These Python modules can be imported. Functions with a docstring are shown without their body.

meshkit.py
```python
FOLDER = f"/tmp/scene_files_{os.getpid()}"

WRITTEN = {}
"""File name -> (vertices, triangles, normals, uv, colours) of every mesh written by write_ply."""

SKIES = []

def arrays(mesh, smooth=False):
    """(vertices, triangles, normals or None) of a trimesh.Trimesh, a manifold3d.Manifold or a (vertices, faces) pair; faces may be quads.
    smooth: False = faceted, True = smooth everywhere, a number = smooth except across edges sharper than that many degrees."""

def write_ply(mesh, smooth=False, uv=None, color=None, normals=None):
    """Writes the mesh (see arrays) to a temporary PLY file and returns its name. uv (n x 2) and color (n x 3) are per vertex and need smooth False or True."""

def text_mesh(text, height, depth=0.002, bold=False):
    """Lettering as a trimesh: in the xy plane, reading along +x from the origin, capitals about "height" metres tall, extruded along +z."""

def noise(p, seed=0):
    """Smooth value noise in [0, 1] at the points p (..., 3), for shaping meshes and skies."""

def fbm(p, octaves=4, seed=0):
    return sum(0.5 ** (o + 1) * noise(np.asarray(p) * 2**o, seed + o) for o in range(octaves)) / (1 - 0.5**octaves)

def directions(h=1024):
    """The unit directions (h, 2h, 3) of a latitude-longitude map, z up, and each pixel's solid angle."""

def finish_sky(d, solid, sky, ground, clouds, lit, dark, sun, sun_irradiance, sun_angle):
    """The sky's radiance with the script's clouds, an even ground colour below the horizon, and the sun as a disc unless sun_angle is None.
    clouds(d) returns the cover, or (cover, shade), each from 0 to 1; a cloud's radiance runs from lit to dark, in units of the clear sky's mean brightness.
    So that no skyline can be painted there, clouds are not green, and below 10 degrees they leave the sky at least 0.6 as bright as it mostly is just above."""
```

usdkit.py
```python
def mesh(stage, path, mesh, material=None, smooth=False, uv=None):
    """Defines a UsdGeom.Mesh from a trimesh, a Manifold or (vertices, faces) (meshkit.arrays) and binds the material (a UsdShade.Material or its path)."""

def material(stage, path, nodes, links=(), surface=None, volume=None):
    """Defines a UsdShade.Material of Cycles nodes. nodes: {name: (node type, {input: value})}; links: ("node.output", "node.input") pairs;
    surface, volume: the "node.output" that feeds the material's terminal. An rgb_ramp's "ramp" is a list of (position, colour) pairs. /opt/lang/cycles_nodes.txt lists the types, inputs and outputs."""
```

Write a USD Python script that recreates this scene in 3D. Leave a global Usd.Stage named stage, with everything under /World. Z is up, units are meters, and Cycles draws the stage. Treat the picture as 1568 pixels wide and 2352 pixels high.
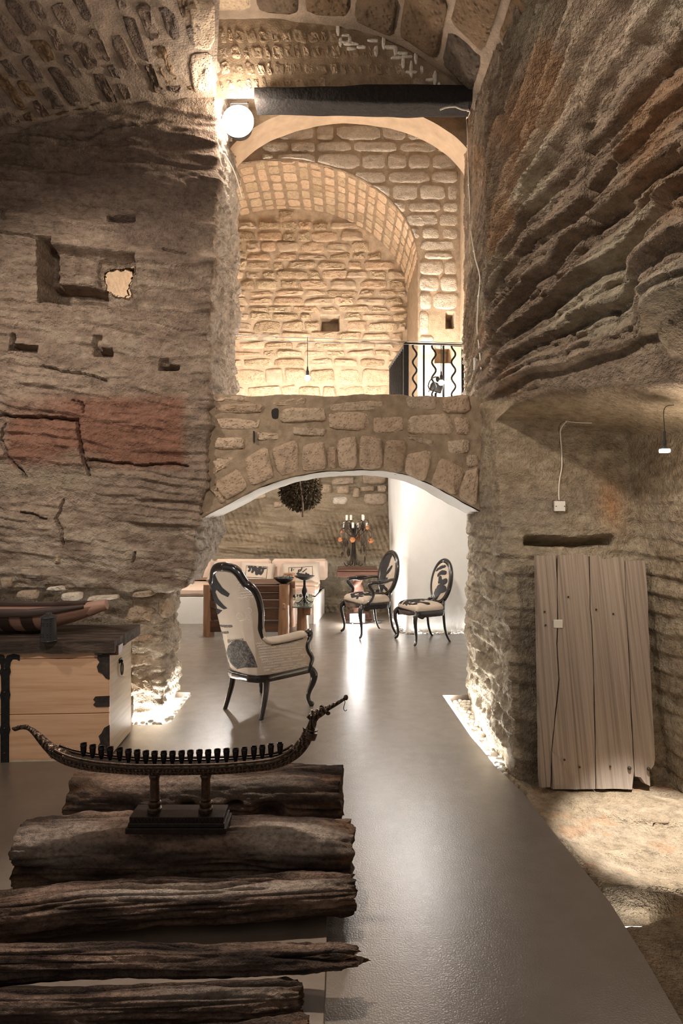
import math, random
import numpy as np, trimesh, shapely
from shapely.geometry import Polygon, LineString, Point
import usdkit, meshkit
from meshkit import noise, fbm
from pxr import Usd, UsdGeom, UsdShade, UsdLux, Gf, Sdf, Vt

stage = Usd.Stage.CreateInMemory()
UsdGeom.SetStageUpAxis(stage, 'Z'); UsdGeom.SetStageMetersPerUnit(stage, 1.0)
UsdGeom.Xform.Define(stage, '/World')
stage.SetDefaultPrim(stage.GetPrimAtPath('/World'))

# ------------------------------------------------------------------ camera
F, EYE = 1400.0, 1.6            # focal length in pixels of the 1568x2352 frame, eye height
cam = UsdGeom.Camera.Define(stage, '/World/camera')
cam.CreateHorizontalApertureAttr(24.0); cam.CreateVerticalApertureAttr(36.0)
cam.CreateFocalLengthAttr(24.0 * F / 1568)
cam.AddTranslateOp().Set(Gf.Vec3d(0, 0, EYE)); cam.AddRotateXOp().Set(90.0)
cam.CreateClippingRangeAttr(Gf.Vec2f(0.05, 200))
cam.CreateExposureAttr(0.9)

# ------------------------------------------------------------------ lights
def sphere_light(name, pos, r, power, color, aim=None, cone=None, soft=0.3):
    """power: radiant intensity-like figure; intensity is scaled by the lamp's area."""
    l = UsdLux.SphereLight.Define(stage, '/World/Lamps/' + name)
    l.CreateRadiusAttr(r); l.CreateColorAttr(Gf.Vec3f(*color))
    l.CreateIntensityAttr(power / (r * r)); l.AddTranslateOp().Set(Gf.Vec3d(*pos))
    if aim is not None:
        d = np.array(aim, float) - np.array(pos, float); d /= np.linalg.norm(d)
        m = Gf.Matrix4d(); m.SetRotate(Gf.Rotation(Gf.Vec3d(0, 0, -1), Gf.Vec3d(*d)))
        l.AddOrientOp().Set(Gf.Quatf(m.ExtractRotationQuat()))
        s = UsdLux.ShapingAPI.Apply(l.GetPrim())
        s.CreateShapingConeAngleAttr(cone); s.CreateShapingConeSoftnessAttr(soft)
    return l
UsdGeom.Xform.Define(stage, '/World/Lamps')
WARM, CREAM, COOL = (1.0, 0.80, 0.60), (1.0, 0.86, 0.70), (1.0, 0.97, 0.93)
dome = UsdLux.DomeLight.Define(stage, '/World/Lamps/ambient'); dome.CreateColorAttr(Gf.Vec3f(1.0, .92, .84)); dome.CreateIntensityAttr(0.055)
# spotlights out of view, placed to light the rock walls, vault, arch and logs
SOFTW = (1.0, .885, .765)
sphere_light('hall_left', (-3.0, 2.3, 3.9), .10, 3.5, SOFTW, aim=(-1.5, 4.65, 2.3), cone=38, soft=.8)
sphere_light('hall_front', (-.3, .8, 3.6), .10, 3.2, SOFTW, aim=(-2.0, 4.4, 1.7), cone=34, soft=.8)
sphere_light('hall_right', (-.7, 2.3, 4.15), .10, 4.0, SOFTW, aim=(1.5, 3.2, 3.1), cone=38, soft=.8)
sphere_light('hall_vault', (.1, 1.3, 3.25), .08, .75, SOFTW, aim=(-.1, 4.2, 4.9), cone=50, soft=.8)
sphere_light('hall_middle', (.3, 1.0, 3.9), .10, 1.3, SOFTW, aim=(.1, 4.7, 1.9), cone=22, soft=.8)
sphere_light('hall_logs', (-.85, 3.35, 4.55), .08, 9.0, SOFTW, aim=(-.7, 2.3, .1), cone=15, soft=.7)
# upper room: lamps hidden behind the parapet, placed to light its walls
UPW = (1.0, .945, .88)
sphere_light('upper_a', (0.93, 6.35, 2.62), 0.05, 1.7, UPW)
sphere_light('upper_b', (-0.25, 7.0, 2.5), 0.06, .9, UPW)
sphere_light('upper_c', (-1.2, 6.8, 2.5), 0.06, 1.05, UPW)
# lower room: lamps out of view above the arch, placed to light the lounge
sphere_light('lower_a', (0.40, 7.3, 2.1), 0.06, 0.40, COOL)
sphere_light('lower_b', (0.76, 6.1, 2.1), 0.08, 0.8, COOL)
sphere_light('lower_c', (-1.6, 8.0, 2.1), 0.08, 1.3, COOL)

# ------------------------------------------------------------------ helpers
NAMES = {}
def fresh(parent, name):
    k = (parent, name); n = NAMES.get(k, -1) + 1; NAMES[k] = n
    return f'{parent}/{name}' + (f'_{n:03d}' if n else '')
def tag(prim, label=None, cat=None, group=None, kind=None):
    p = prim.GetPrim() if hasattr(prim, 'GetPrim') else prim
    for k, v in (('label', label), ('category', cat), ('group', group), ('kind', kind)):
        if v: p.SetCustomDataByKey(k, v)
    return p
def path_of(parent):
    return '/World' if parent is None else (parent if isinstance(parent, str) else str(parent.GetPath()))
def thing(name, label, cat, loc=(0, 0, 0), rz=0.0, group=None, kind=None):
    x = UsdGeom.Xform.Define(stage, fresh('/World', name))
    x.AddTranslateOp().Set(Gf.Vec3d(*map(float, loc))); x.AddRotateZOp().Set(math.degrees(rz))
    return tag(x, label, cat, group, kind)
def put(name, mesh, mat, parent=None, smooth=False, tint=None, label=None, kind=None, cat=None, group=None):
    p = fresh(path_of(parent), name)
    v_, f_ = (mesh.vertices, mesh.faces) if hasattr(mesh, 'vertices') else mesh
    v_, f_ = np.asarray(v_, float), np.asarray(f_, int)
    used = np.zeros(len(v_), bool); used[f_.ravel()] = True
    if not used.all():
        mesh = (v_[used], (np.cumsum(used) - 1)[f_])
        if tint is not None: tint = np.asarray(tint)[used]
    m = usdkit.mesh(stage, p, mesh, M[mat], smooth=smooth)
    if tint is not None:
        UsdGeom.PrimvarsAPI(m).CreatePrimvar('tint', Sdf.ValueTypeNames.Color3fArray, 'vertex').Set(Vt.Vec3fArray.FromNumpy(np.asarray(tint, np.float32)))
    return tag(m, label, cat, group, kind)
def copy_of(proto, name, loc, rz=0.0, label=None, cat=None, group=None, scale=None, rot=None):
    x = UsdGeom.Xform.Define(stage, fresh('/World', name))
    x.AddTranslateOp().Set(Gf.Vec3d(*map(float, loc))); x.AddRotateZOp().Set(math.degrees(rz))
    if rot: x.AddRotateXOp().Set(rot)
    if scale is not None: x.AddScaleOp().Set(Gf.Vec3f(*map(float, np.broadcast_to(scale, 3))))
    x.GetPrim().GetReferences().AddInternalReference(proto); x.GetPrim().SetInstanceable(True)
    return tag(x, label, cat, group)

def P(px, py, Y): return np.array([(px - 784) / F * Y, Y, EYE - (py - 1176) / F * Y])
def G(px, py, z=0.0): return P(px, py, (EYE - z) * F / (py - 1176))
def XZ(px, py, Y): return np.array([(px - 784) / F * Y, EYE - (py - 1176) / F * Y])
def sstep(a, b, x): t = np.clip((x - a) / (b - a), 0, 1); return t * t * (3 - 2 * t)
def lerp(a, b, t): return a + (b - a) * t
def cat(*ms):
    ms = [m for x in ms for m in (x if isinstance(x, list) else [x])]
    vs, fs, n = [], [], 0
    for m in ms:
        v, f = (m.vertices, m.faces) if hasattr(m, 'vertices') else m
        vs.append(np.asarray(v, float)); fs.append(np.asarray(f, int) + n); n += len(v)
    return np.vstack(vs), np.vstack(fs)
def xf(m, T=(0, 0, 0), rz=0, rx=0, ry=0, s=1):
    v, f = (m.vertices, m.faces) if hasattr(m, 'vertices') else m
    v = np.asarray(v, float) * s
    for ang, (i, j) in ((rx, (1, 2)), (ry, (2, 0)), (rz, (0, 1))):
        if ang:
            c, q = math.cos(ang), math.sin(ang); a, b = v[:, i].copy(), v[:, j].copy()
            v[:, i], v[:, j] = a * c - b * q, a * q + b * c
    return v + np.asarray(T, float), np.asarray(f)
def box(c, s, r=0.0):
    """box of size s centred at c; r chamfers it"""
    s = np.asarray(s, float)
    if r <= 0:
        m = trimesh.creation.box(s)
    else:
        pts = []
        h = s / 2
        for sx in (-1, 1):
            for sy in (-1, 1):
                for sz in (-1, 1):
                    q = np.array([sx, sy, sz])
                    for a, b, c2 in ((1, .3, .3), (.3, 1, .3), (.3, .3, 1), (.0, .0, 1), (1, 0, 0), (0, 1, 0)):
                        pts.append(q * (h - r + r * np.array([a, b, c2]) if False else h - r * (1 - np.array([a, b, c2]))))
        m = trimesh.convex.convex_hull(np.array(pts))
    return np.array(m.vertices) + np.asarray(c, float), np.array(m.faces)
def grid_faces(n, m, keep=None, wrap=False):
    i, j = np.meshgrid(np.arange(n - 1), np.arange(m if wrap else m - 1), indexing='ij')
    a = i * m + j; b = i * m + (j + 1) % m; c = (i + 1) * m + (j + 1) % m; d = (i + 1) * m + j
    q = np.stack([a, d, c, b], -1)
    if keep is not None: q = q[keep[:n - 1, :q.shape[1]]]
    q = q.reshape(-1, 4)
    return np.vstack([q[:, [0, 1, 2]], q[:, [0, 2, 3]]])
def tube(path, r, sides=10, cap=True, flat=None, up=(0, 0, 1)):
    """swept tube; r scalar, (n,) or (n,2) (side, up) radii"""
    p = np.asarray(path, float); n = len(p)
    t = np.gradient(p, axis=0); t /= np.maximum(np.linalg.norm(t, axis=1, keepdims=True), 1e-9)
    r = np.asarray(r, float); r = np.broadcast_to(r[:, None] if r.ndim == 1 else r, (n, 2))
    u = np.array(up, float)
    if abs(np.dot(u, t[0])) > .9: u = np.array([1., 0, 0])
    vs = []
    a = np.linspace(0, 2 * np.pi, sides, endpoint=False)
    s = np.cross(t[0], u); s /= np.linalg.norm(s)
    for k in range(n):
        s = s - np.dot(s, t[k]) * t[k]; s /= np.linalg.norm(s); w = np.cross(s, t[k])
        vs.append(p[k] + np.outer(np.cos(a) * r[k, 0], s) + np.outer(np.sin(a) * r[k, 1], w))
    v = np.vstack(vs); f = grid_faces(n, sides, wrap=True)[:, ::-1]
    if cap:
        v = np.vstack([v, p[0], p[-1]]); c0, c1 = n * sides, n * sides + 1
        j = np.arange(sides); k = (j + 1) % sides
        f = np.vstack([f, np.stack([np.full(sides, c0), j, k], 1)[:, ::-1][:, [0, 1, 2]], np.stack([np.full(sides, c1), (n - 1) * sides + j, (n - 1) * sides + k], 1)])
    return v, f
def spline(pts, n=40):
    from scipy.interpolate import PchipInterpolator
    p = np.asarray(pts, float)
    d = np.r_[0, np.cumsum(np.linalg.norm(np.diff(p[:, :3], axis=0), axis=1))]
    return PchipInterpolator(d, p)(np.linspace(0, d[-1], n))
def spl(pts, n=40):
    from scipy.interpolate import CubicSpline
    p = np.asarray(pts, float); d = np.r_[0, np.cumsum(np.linalg.norm(np.diff(p[:, :3], axis=0), axis=1))]
    return CubicSpline(d, p)(np.linspace(0, d[-1], n))
def lathe(prof, n=24):
    pr = np.asarray(prof, float); a = np.linspace(0, 2 * np.pi, n, endpoint=False)
    v = np.stack([np.outer(pr[:, 0], np.cos(a)), np.outer(pr[:, 0], np.sin(a)), np.repeat(pr[:, 1:2], n, 1)], -1).reshape(-1, 3)
    return v, grid_faces(len(pr), n, wrap=True)[:, ::-1]
def ball(c, r, sub=2, s=(1, 1, 1)):
    m = trimesh.creation.icosphere(subdivisions=sub, radius=1.0)
    return np.array(m.vertices) * r * np.asarray(s) + np.asarray(c, float), np.array(m.faces)
def extr(poly, h):
    g = shapely.geometry.Polygon(poly) if not hasattr(poly, 'geom_type') else poly
    parts = [trimesh.creation.extrude_polygon(x, h, engine='earcut') for x in getattr(g, 'geoms', [g])]
    return cat([(np.array(m.vertices), np.array(m.faces)) for m in parts])
def plate(poly_xz, Y, t):
    """polygon given in (x, z) standing at depth Y (front) with thickness t going back"""
    v, f = extr(poly_xz, t)
    return np.stack([v[:, 0], Y + v[:, 2], v[:, 1]], 1), f[:, ::-1]
def gnorm(Pg):
    du, dv = np.gradient(Pg, axis=0), np.gradient(Pg, axis=1)
    n = np.cross(du, dv); return n / np.maximum(np.linalg.norm(n, axis=-1, keepdims=True), 1e-9)
def layered(a, b, t, seed, fs=(3, 7, 16, 38, 90), fx=(.4, .9, 2, 5, 12), am=(1, .8, .6, .4, .25)):
    d = 0
    for k in range(len(fs)):
        d = d + am[k] * (noise(np.stack([a * fx[k], b * fx[k], t * fs[k]], -1), seed + k) - .5)
    return d
def saw(t, warp, n, seed):
    """asymmetric ledges along t"""
    q = t * n + warp
    fr = q - np.floor(q)
    k = np.floor(q)
    amp = noise(np.stack([k * 7.3 + .5, k * 0 + .5, k * 0 + .5], -1), seed)
    amp = .3 + .7 * amp
    return amp * ((1 - fr) ** 1.3) * sstep(0, .13, fr)
def mixc(a, b, t): return np.asarray(a) + (np.asarray(b) - np.asarray(a)) * np.clip(t, 0, 1)[..., None]
def polyline_dist(x, z, pts):
    best = np.full(x.shape, 1e9)
    for (x0, z0), (x1, z1) in zip(pts[:-1], pts[1:]):
        dx, dz = x1 - x0, z1 - z0; L = dx * dx + dz * dz + 1e-12
        t = np.clip(((x - x0) * dx + (z - z0) * dz) / L, 0, 1)
        best = np.minimum(best, np.hypot(x - x0 - t * dx, z - z0 - t * dz))
    return best

# stones: outlines in (u, v) of a surface m(u, v, h) -> xyz, h = height above the mortar
def superquad(c4, n=16, k=.42):
    """rounded quadrilateral through four corners (anticlockwise)"""
    c4 = np.asarray(c4, float); a = np.linspace(0, 2 * np.pi, n, endpoint=False) + np.pi / n
    x = np.sign(np.cos(a)) * np.abs(np.cos(a)) ** k; y = np.sign(np.sin(a)) * np.abs(np.sin(a)) ** k
    s, t = (x + 1) / 2, (y + 1) / 2
    return ((1 - s) * (1 - t))[:, None] * c4[0] + (s * (1 - t))[:, None] * c4[1] + (s * t)[:, None] * c4[2] + ((1 - s) * t)[:, None] * c4[3]
def resample(poly, n):
    g = LineString(np.vstack([poly, poly[:1]])); return np.array([g.interpolate(t, normalized=True).coords[0] for t in np.arange(n) / n])
def stone(outline, m, proud=.015, depth=.03, edge=.012, rough=.004, seed=0, jit=.1):
    o = np.asarray(outline, float); n = len(o); c = o.mean(0)
    size = np.sqrt(abs(Polygon(o).area)) + 1e-6
    rs = np.random.RandomState(seed)
    w = noise(np.c_[o * (3.5 / size), np.full(n, seed * .37)], seed) - .5
    o = c + (o - c) * (1 + jit * w)[:, None] + rs.uniform(-.02, .02, o.shape) * size
    e = min(.45, edge / (size * .5))
    tilt = rs.uniform(-.5, .5, 2) * proud / size
    V = []
    for s, h in ((1.0, -depth), (1.0, proud * .25), (1 - .45 * e, proud * .8), (1 - e, proud), (.62 * (1 - e), proud * 1.08), (.3, proud * 1.05)):
        q = c + (o - c) * s
        hh = h + (0 if h < 0 else rough * (noise(np.c_[q * (6 / size), np.full(n, seed * .7)], seed + 5) - .5) * 2 + (q - c) @ tilt)
        V.append(m(q[:, 0], q[:, 1], np.broadcast_to(hh, n)))
    V.append(m(c[None, 0], c[None, 1], np.array([proud * 1.05])))
    v = np.vstack(V); f = grid_faces(6, n, wrap=True)
    j = np.arange(n); k = (j + 1) % n
    f = np.vstack([f, np.stack([5 * n + j, np.full(n, 6 * n), 5 * n + k], 1)])
    a, b, d = v[f[-1][0]], v[f[-1][1]], v[f[-1][2]]
    out = m(c[None, 0], c[None, 1], np.array([proud + .05]))[0] - v[-1]
    if np.dot(np.cross(b - a, d - a), out) < 0: f = f[:, ::-1]
    return v, f
def courses(u0, u1, v0, v1, hs, ws, joint, rs, keep=None, skew=.006, k=.35):
    out, v = [], v0
    while v < v1 - .03:
        h = rs.uniform(*hs); u = u0 - rs.uniform(0, ws[1])
        while u < u1:
            w = rs.uniform(*ws); a, b = max(u, u0) + joint / 2, min(u + w, u1) - joint / 2
            if b - a > .04:
                s = lambda: rs.uniform(-skew, skew)
                q = [(a + s(), v + joint / 2 + s()), (b + s(), v + joint / 2 + s()), (b + s(), min(v + h, v1) - joint / 2 + s()), (a + s(), min(v + h, v1) - joint / 2 + s())]
                if keep is None or keep((a + b) / 2, v + h / 2, b - a, h): out.append(superquad(q, 14, k))
            u += w
        v += h
    return out
def lay(parent, outlines, m, mats, name='stone', seed=0, **kw):
    rs = np.random.RandomState(seed)
    pr = kw.pop('proud', .015)
    for i, o in enumerate(outlines):
        put(name, stone(o, m, seed=seed * 100 + i, proud=pr * rs.uniform(.6, 1.4), **kw), mats[rs.randint(len(mats))], parent, smooth=35)
def wallgrid(m, u0, u1, v0, v1, nu, nv, h=None, keep=None):
    U, V = np.meshgrid(np.linspace(u0, u1, nu), np.linspace(v0, v1, nv), indexing='ij')
    H = np.zeros_like(U) if h is None else h(U, V)
    v = m(U.ravel(), V.ravel(), H.ravel())
    return (v, grid_faces(nu, nv, None if keep is None else keep(U, V))), U, V
# ------------------------------------------------------------------ materials
M = {}
LK = '/World/Looks'
UsdGeom.Scope.Define(stage, LK)
def mat(name, nodes, links, surface='p.BSDF'):
    M[name] = usdkit.material(stage, f'{LK}/{name}', nodes, links, surface=surface); return M[name]
def plain(name, col, rough=.5, metal=0., spec=.5, coat=0., noise_scale=None, var=.25, bump=0., bscale=60, emit=None):
    n = {'p': ('principled_bsdf', {'base_color': col, 'roughness': rough, 'metallic': metal, 'specular_ior_level': spec, 'coat_weight': coat, 'coat_roughness': .08})}; l = []
    if noise_scale:
        n['g'] = ('geometry', {}); n['t'] = ('noise_texture', {'scale': noise_scale, 'detail': 5, 'roughness': .6})
        n['r'] = ('rgb_ramp', {'ramp': [(.3, tuple(c * (1 - var) for c in col)), (.7, tuple(min(1, c * (1 + var)) for c in col))]})
        l += [('g.position', 't.vector'), ('t.fac', 'r.fac'), ('r.color', 'p.base_color')]
    if bump:
        n['g'] = ('geometry', {}); n['bt'] = ('noise_texture', {'scale': bscale, 'detail': 4, 'roughness': .6}); n['b'] = ('bump', {'strength': 1.0, 'distance': bump})
        l += [('g.position', 'bt.vector'), ('bt.fac', 'b.height'), ('b.normal', 'p.normal')]
    if emit: n['p'][1].update(emission_color=emit[0], emission_strength=emit[1])
    return mat(name, n, l)
def rock(name, lo=.66, hi=1.32, s1=15, s2=120, b1=.009, b2=.003, rough=.9):
    """tint primvar x fine mottling, with grit in the normal"""
    return mat(name, {
        'a': ('attribute', {'attribute': 'tint'}), 'g': ('geometry', {}),
        'mp': ('mapping', {'scale': (1, 1, 1.5)}),
        't': ('noise_texture', {'scale': s1, 'detail': 7, 'roughness': .68}),
        'r': ('rgb_ramp', {'ramp': [(.28, (lo * .8, lo * .78, lo * .76)), (.5, (1, 1, 1)), (.74, (hi, hi, hi))]}),
        'x': ('mix', {'mix_type': 'multiply', 'fac': 1.0}),
        't2': ('voronoi_texture', {'scale': s1 * 2.4, 'detail': 3, 'roughness': .7, 'feature': 'f1'}),
        'b': ('bump', {'strength': 1.0, 'distance': b1}), 'b2': ('bump', {'strength': 1.0, 'distance': b1 * 1.2}),
        'p': ('principled_bsdf', {'roughness': rough, 'specular_ior_level': .25})},
        [('g.position', 'mp.vector'), ('mp.vector', 't.vector'), ('t.fac', 'r.fac'), ('a.color', 'x.color1'), ('r.color', 'x.color2'), ('x.color', 'p.base_color'),
         ('t.fac', 'b.height'), ('g.position', 't2.vector'), ('t2.distance', 'b2.height'), ('b.normal', 'b2.normal'), ('b2.normal', 'p.normal')])
def stonemat(name, cols, s=18, bump=.012, var=.5, rough=.9, pits=.5):
    """each stone its own tone (object random) with mottling and pits"""
    n = len(cols)
    return mat(name, {
        'o': ('object_info', {}), 'g': ('geometry', {}),
        'c': ('rgb_ramp', {'ramp': [(i / (n - 1), c) for i, c in enumerate(cols)]}),
        't': ('noise_texture', {'scale': s, 'detail': 7, 'roughness': .7}),
        'r': ('rgb_ramp', {'ramp': [(.3, (1 - var,) * 3), (.52, (1, 1, 1)), (.75, (1 + var * .35,) * 3)]}),
        'x': ('mix', {'mix_type': 'multiply', 'fac': 1.0}),
        'v': ('voronoi_texture', {'scale': s * 2.6}), 'vr': ('map_range', {'from_min': .0, 'from_max': .45, 'to_min': 0., 'to_max': 1., 'clamp': True}),
        'h': ('math', {'math_type': 'multiply_add', 'value2': pits}),
        'b': ('bump', {'strength': 1.0, 'distance': bump}),
        'p': ('principled_bsdf', {'roughness': rough, 'specular_ior_level': .25})},
        [('o.random', 'c.fac'), ('g.position', 't.vector'), ('g.position', 'v.vector'), ('t.fac', 'r.fac'), ('c.color', 'x.color1'), ('r.color', 'x.color2'), ('x.color', 'p.base_color'),
         ('v.distance', 'vr.value'), ('vr.result', 'h.value1'), ('t.fac', 'h.value3'), ('h.result' if False else 'h.value', 'b.height'), ('b.normal', 'p.normal')])
def wood(name, c0, c1, c2, scale=(3, 40, 40), rough=.6, bump=.004, spec=.35, d=5):
    return mat(name, {
        'tc': ('texture_coordinate', {}), 'mp': ('mapping', {'scale': scale}),
        't': ('noise_texture', {'scale': 1.0, 'detail': d, 'roughness': .62, 'distortion': .06}),
        'r': ('rgb_ramp', {'ramp': [(.25, c0), (.5, c1), (.75, c2)]}), 'b': ('bump', {'strength': 1.0, 'distance': bump}),
        'p': ('principled_bsdf', {'roughness': rough, 'specular_ior_level': spec})},
        [('tc.object', 'mp.vector'), ('mp.vector', 't.vector'), ('t.fac', 'r.fac'), ('r.color', 'p.base_color'), ('t.fac', 'b.height'), ('b.normal', 'p.normal')])

rock('rock_face'); rock('rock_plain', .8, 1.18, 40, 220, .006, .003)
rock('log_bark', .5, 1.45, 46, 260, .008, .004, .8)
stonemat('brick_brown', [(.10, .07, .052), (.145, .10, .076), (.19, .135, .10), (.13, .098, .08)], 22, .02, .55)
stonemat('stone_dark', [(.075, .056, .042), (.11, .075, .048), (.15, .092, .048), (.085, .072, .058)], 9, .03, .45)
stonemat('stone_tan', [(.36, .27, .19), (.44, .33, .23), (.50, .38, .27), (.40, .31, .23)], 20, .014, .4)
stonemat('stone_arch', [(.40, .285, .195), (.47, .34, .235), (.54, .40, .285), (.43, .31, .215)], 18, .018, .4)
stonemat('stone_pale', [(.62, .53, .43), (.69, .60, .50), (.73, .645, .54), (.65, .555, .45)], 22, .010, .22)
stonemat('stone_rubble', [(.42, .31, .20), (.52, .40, .27), (.57, .45, .31), (.47, .36, .24)], 22, .016, .35)
stonemat('stone_vault', [(.50, .36, .24), (.57, .42, .29), (.62, .47, .33)], 26, .010, .3)
stonemat('pebble_grey', [(.45, .42, .37), (.58, .54, .48), (.66, .62, .55), (.38, .35, .30)], 40, .003, .2, .55, .1)
plain('mortar_tan', (.29, .215, .145), .95, noise_scale=14, var=.25, bump=.006, bscale=90, spec=.2)
plain('mortar_pale', (.46, .36, .26), .95, noise_scale=14, var=.2, bump=.006, bscale=90, spec=.2)
plain('mortar_vault', (.235, .18, .136), .95, noise_scale=10, var=.22, bump=.010, bscale=60, spec=.2)
plain('plaster_tan', (.44, .34, .245), .92, noise_scale=6, var=.15, bump=.004, bscale=120, spec=.2)
plain('plaster_white', (.80, .78, .74), .85, noise_scale=5, var=.03, bump=.0015, bscale=70, spec=.3)
plain('white_patch', (.72, .66, .58), .9, noise_scale=30, var=.2, bump=.006, bscale=120, spec=.2)
mat('concrete', {
    'g': ('geometry', {}), 't': ('noise_texture', {'scale': 1.6, 'detail': 7, 'roughness': .65}), 'r': ('rgb_ramp', {'ramp': [(.3, (.128, .104, .085)), (.7, (.172, .142, .118))]}),
    't2': ('noise_texture', {'scale': 9, 'detail': 4, 'roughness': .6}), 'rr': ('map_range', {'from_min': .3, 'from_max': .7, 'to_min': .27, 'to_max': .32, 'clamp': True}),
    't3': ('noise_texture', {'scale': 150, 'detail': 2, 'roughness': .5}), 'b': ('bump', {'strength': 1.0, 'distance': .0011}),
    'p': ('principled_bsdf', {'specular_ior_level': .75, 'coat_weight': .35, 'coat_roughness': .30})},
    [('g.position', 't.vector'), ('t.fac', 'r.fac'), ('r.color', 'p.base_color'), ('g.position', 't2.vector'), ('t2.fac', 'rr.value'), ('rr.result', 'p.roughness'), ('g.position', 't3.vector'), ('t3.fac', 'b.height'), ('b.normal', 'p.normal')])
plain('concrete_edge', (.30, .265, .23), .8, noise_scale=20)
plain('platform_brown', (.16, .12, .09), .55, noise_scale=5, var=.25, bump=.001)
plain('beam_black', (.008, .005, .004), .9, noise_scale=20, var=.6, bump=.01, bscale=30)
plain('iron_black', (.015, .014, .014), .45, metal=.4, noise_scale=40, var=.4, bump=.0012, bscale=120)
plain('iron_brown', (.045, .032, .026), .6, metal=.3, noise_scale=30, var=.5, bump=.0015, bscale=90)
plain('lacquer_black', (.010, .007, .006), .22, spec=.6, coat=.6)
plain('steel', (.6, .6, .6), .3, metal=1.0)
plain('cable_white', (.62, .56, .48), .5); plain('cable_black', (.02, .02, .02), .5)
plain('socket_white', (.72, .68, .62), .4); plain('dark_hole', (.02, .015, .012), .9)
plain('bronze', (.075, .046, .030), .36, metal=.75, noise_scale=60, var=.5, bump=.0012, bscale=160)
plain('bronze_dark', (.028, .022, .020), .34, metal=.6, noise_scale=50, var=.4, bump=.0008, bscale=160)
mat('bronze_chased', {
    'g': ('geometry', {}), 'w': ('wave_texture', {'wave_type': 'bands', 'bands_direction': 'x', 'scale': 18, 'distortion': 6, 'detail': 2, 'detail_scale': 2}),
    'v': ('voronoi_texture', {'scale': 85}), 'a': ('math', {'math_type': 'multiply_add', 'value2': .8}), 'b': ('bump', {'strength': 1.0, 'distance': .004}),
    'r': ('rgb_ramp', {'ramp': [(.2, (.03, .02, .014)), (.9, (.12, .075, .05))]}),
    'p': ('principled_bsdf', {'metallic': .75, 'roughness': .36})},
    [('g.position', 'w.vector'), ('g.position', 'v.vector'), ('v.distance', 'a.value1'), ('w.fac', 'a.value3'), ('a.value', 'b.height'), ('b.normal', 'p.normal'), ('w.fac', 'r.fac'), ('r.color', 'p.base_color')])
wood('chest_pine', (.50, .275, .155), (.66, .40, .24), (.72, .47, .305), (1.2, 20, 26), .55, .0015)
wood('chest_side', (.42, .32, .21), (.55, .44, .31), (.62, .51, .37), (20, 1.4, 26), .6, .0015)
wood('dark_slab', (.018, .012, .009), (.05, .033, .024), (.13, .09, .065), (4, 22, 22), .7, .012)
wood('trough_wood', (.22, .12, .085), (.32, .18, .13), (.38, .23, .17), (2, 26, 26), .6, .002)
wood('trough_dark', (.025, .014, .011), (.045, .026, .02), (.07, .04, .03), (3, 30, 30), .55, .003)
wood('door_wood', (.15, .112, .088), (.31, .245, .195), (.41, .335, .275), (60, .8, .7), .85, .006, d=5)
wood('table_dark', (.03, .013, .007), (.065, .030, .016), (.11, .052, .027), (2, 22, 22), .5, .004)
wood('table_post', (.13, .065, .035), (.26, .14, .075), (.36, .20, .11), (20, 20, 2), .5, .006)
wood('mahogany', (.06, .028, .020), (.10, .048, .034), (.15, .075, .052), (3, 30, 30), .35, .001)
wood('mahogany_pale', (.22, .12, .09), (.30, .17, .13), (.38, .23, .18), (30, 30, 8), .4, .001)
plain('linen', (.47, .39, .315), .9, noise_scale=9, var=.06, bump=.0012, bscale=420, spec=.2)
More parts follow.
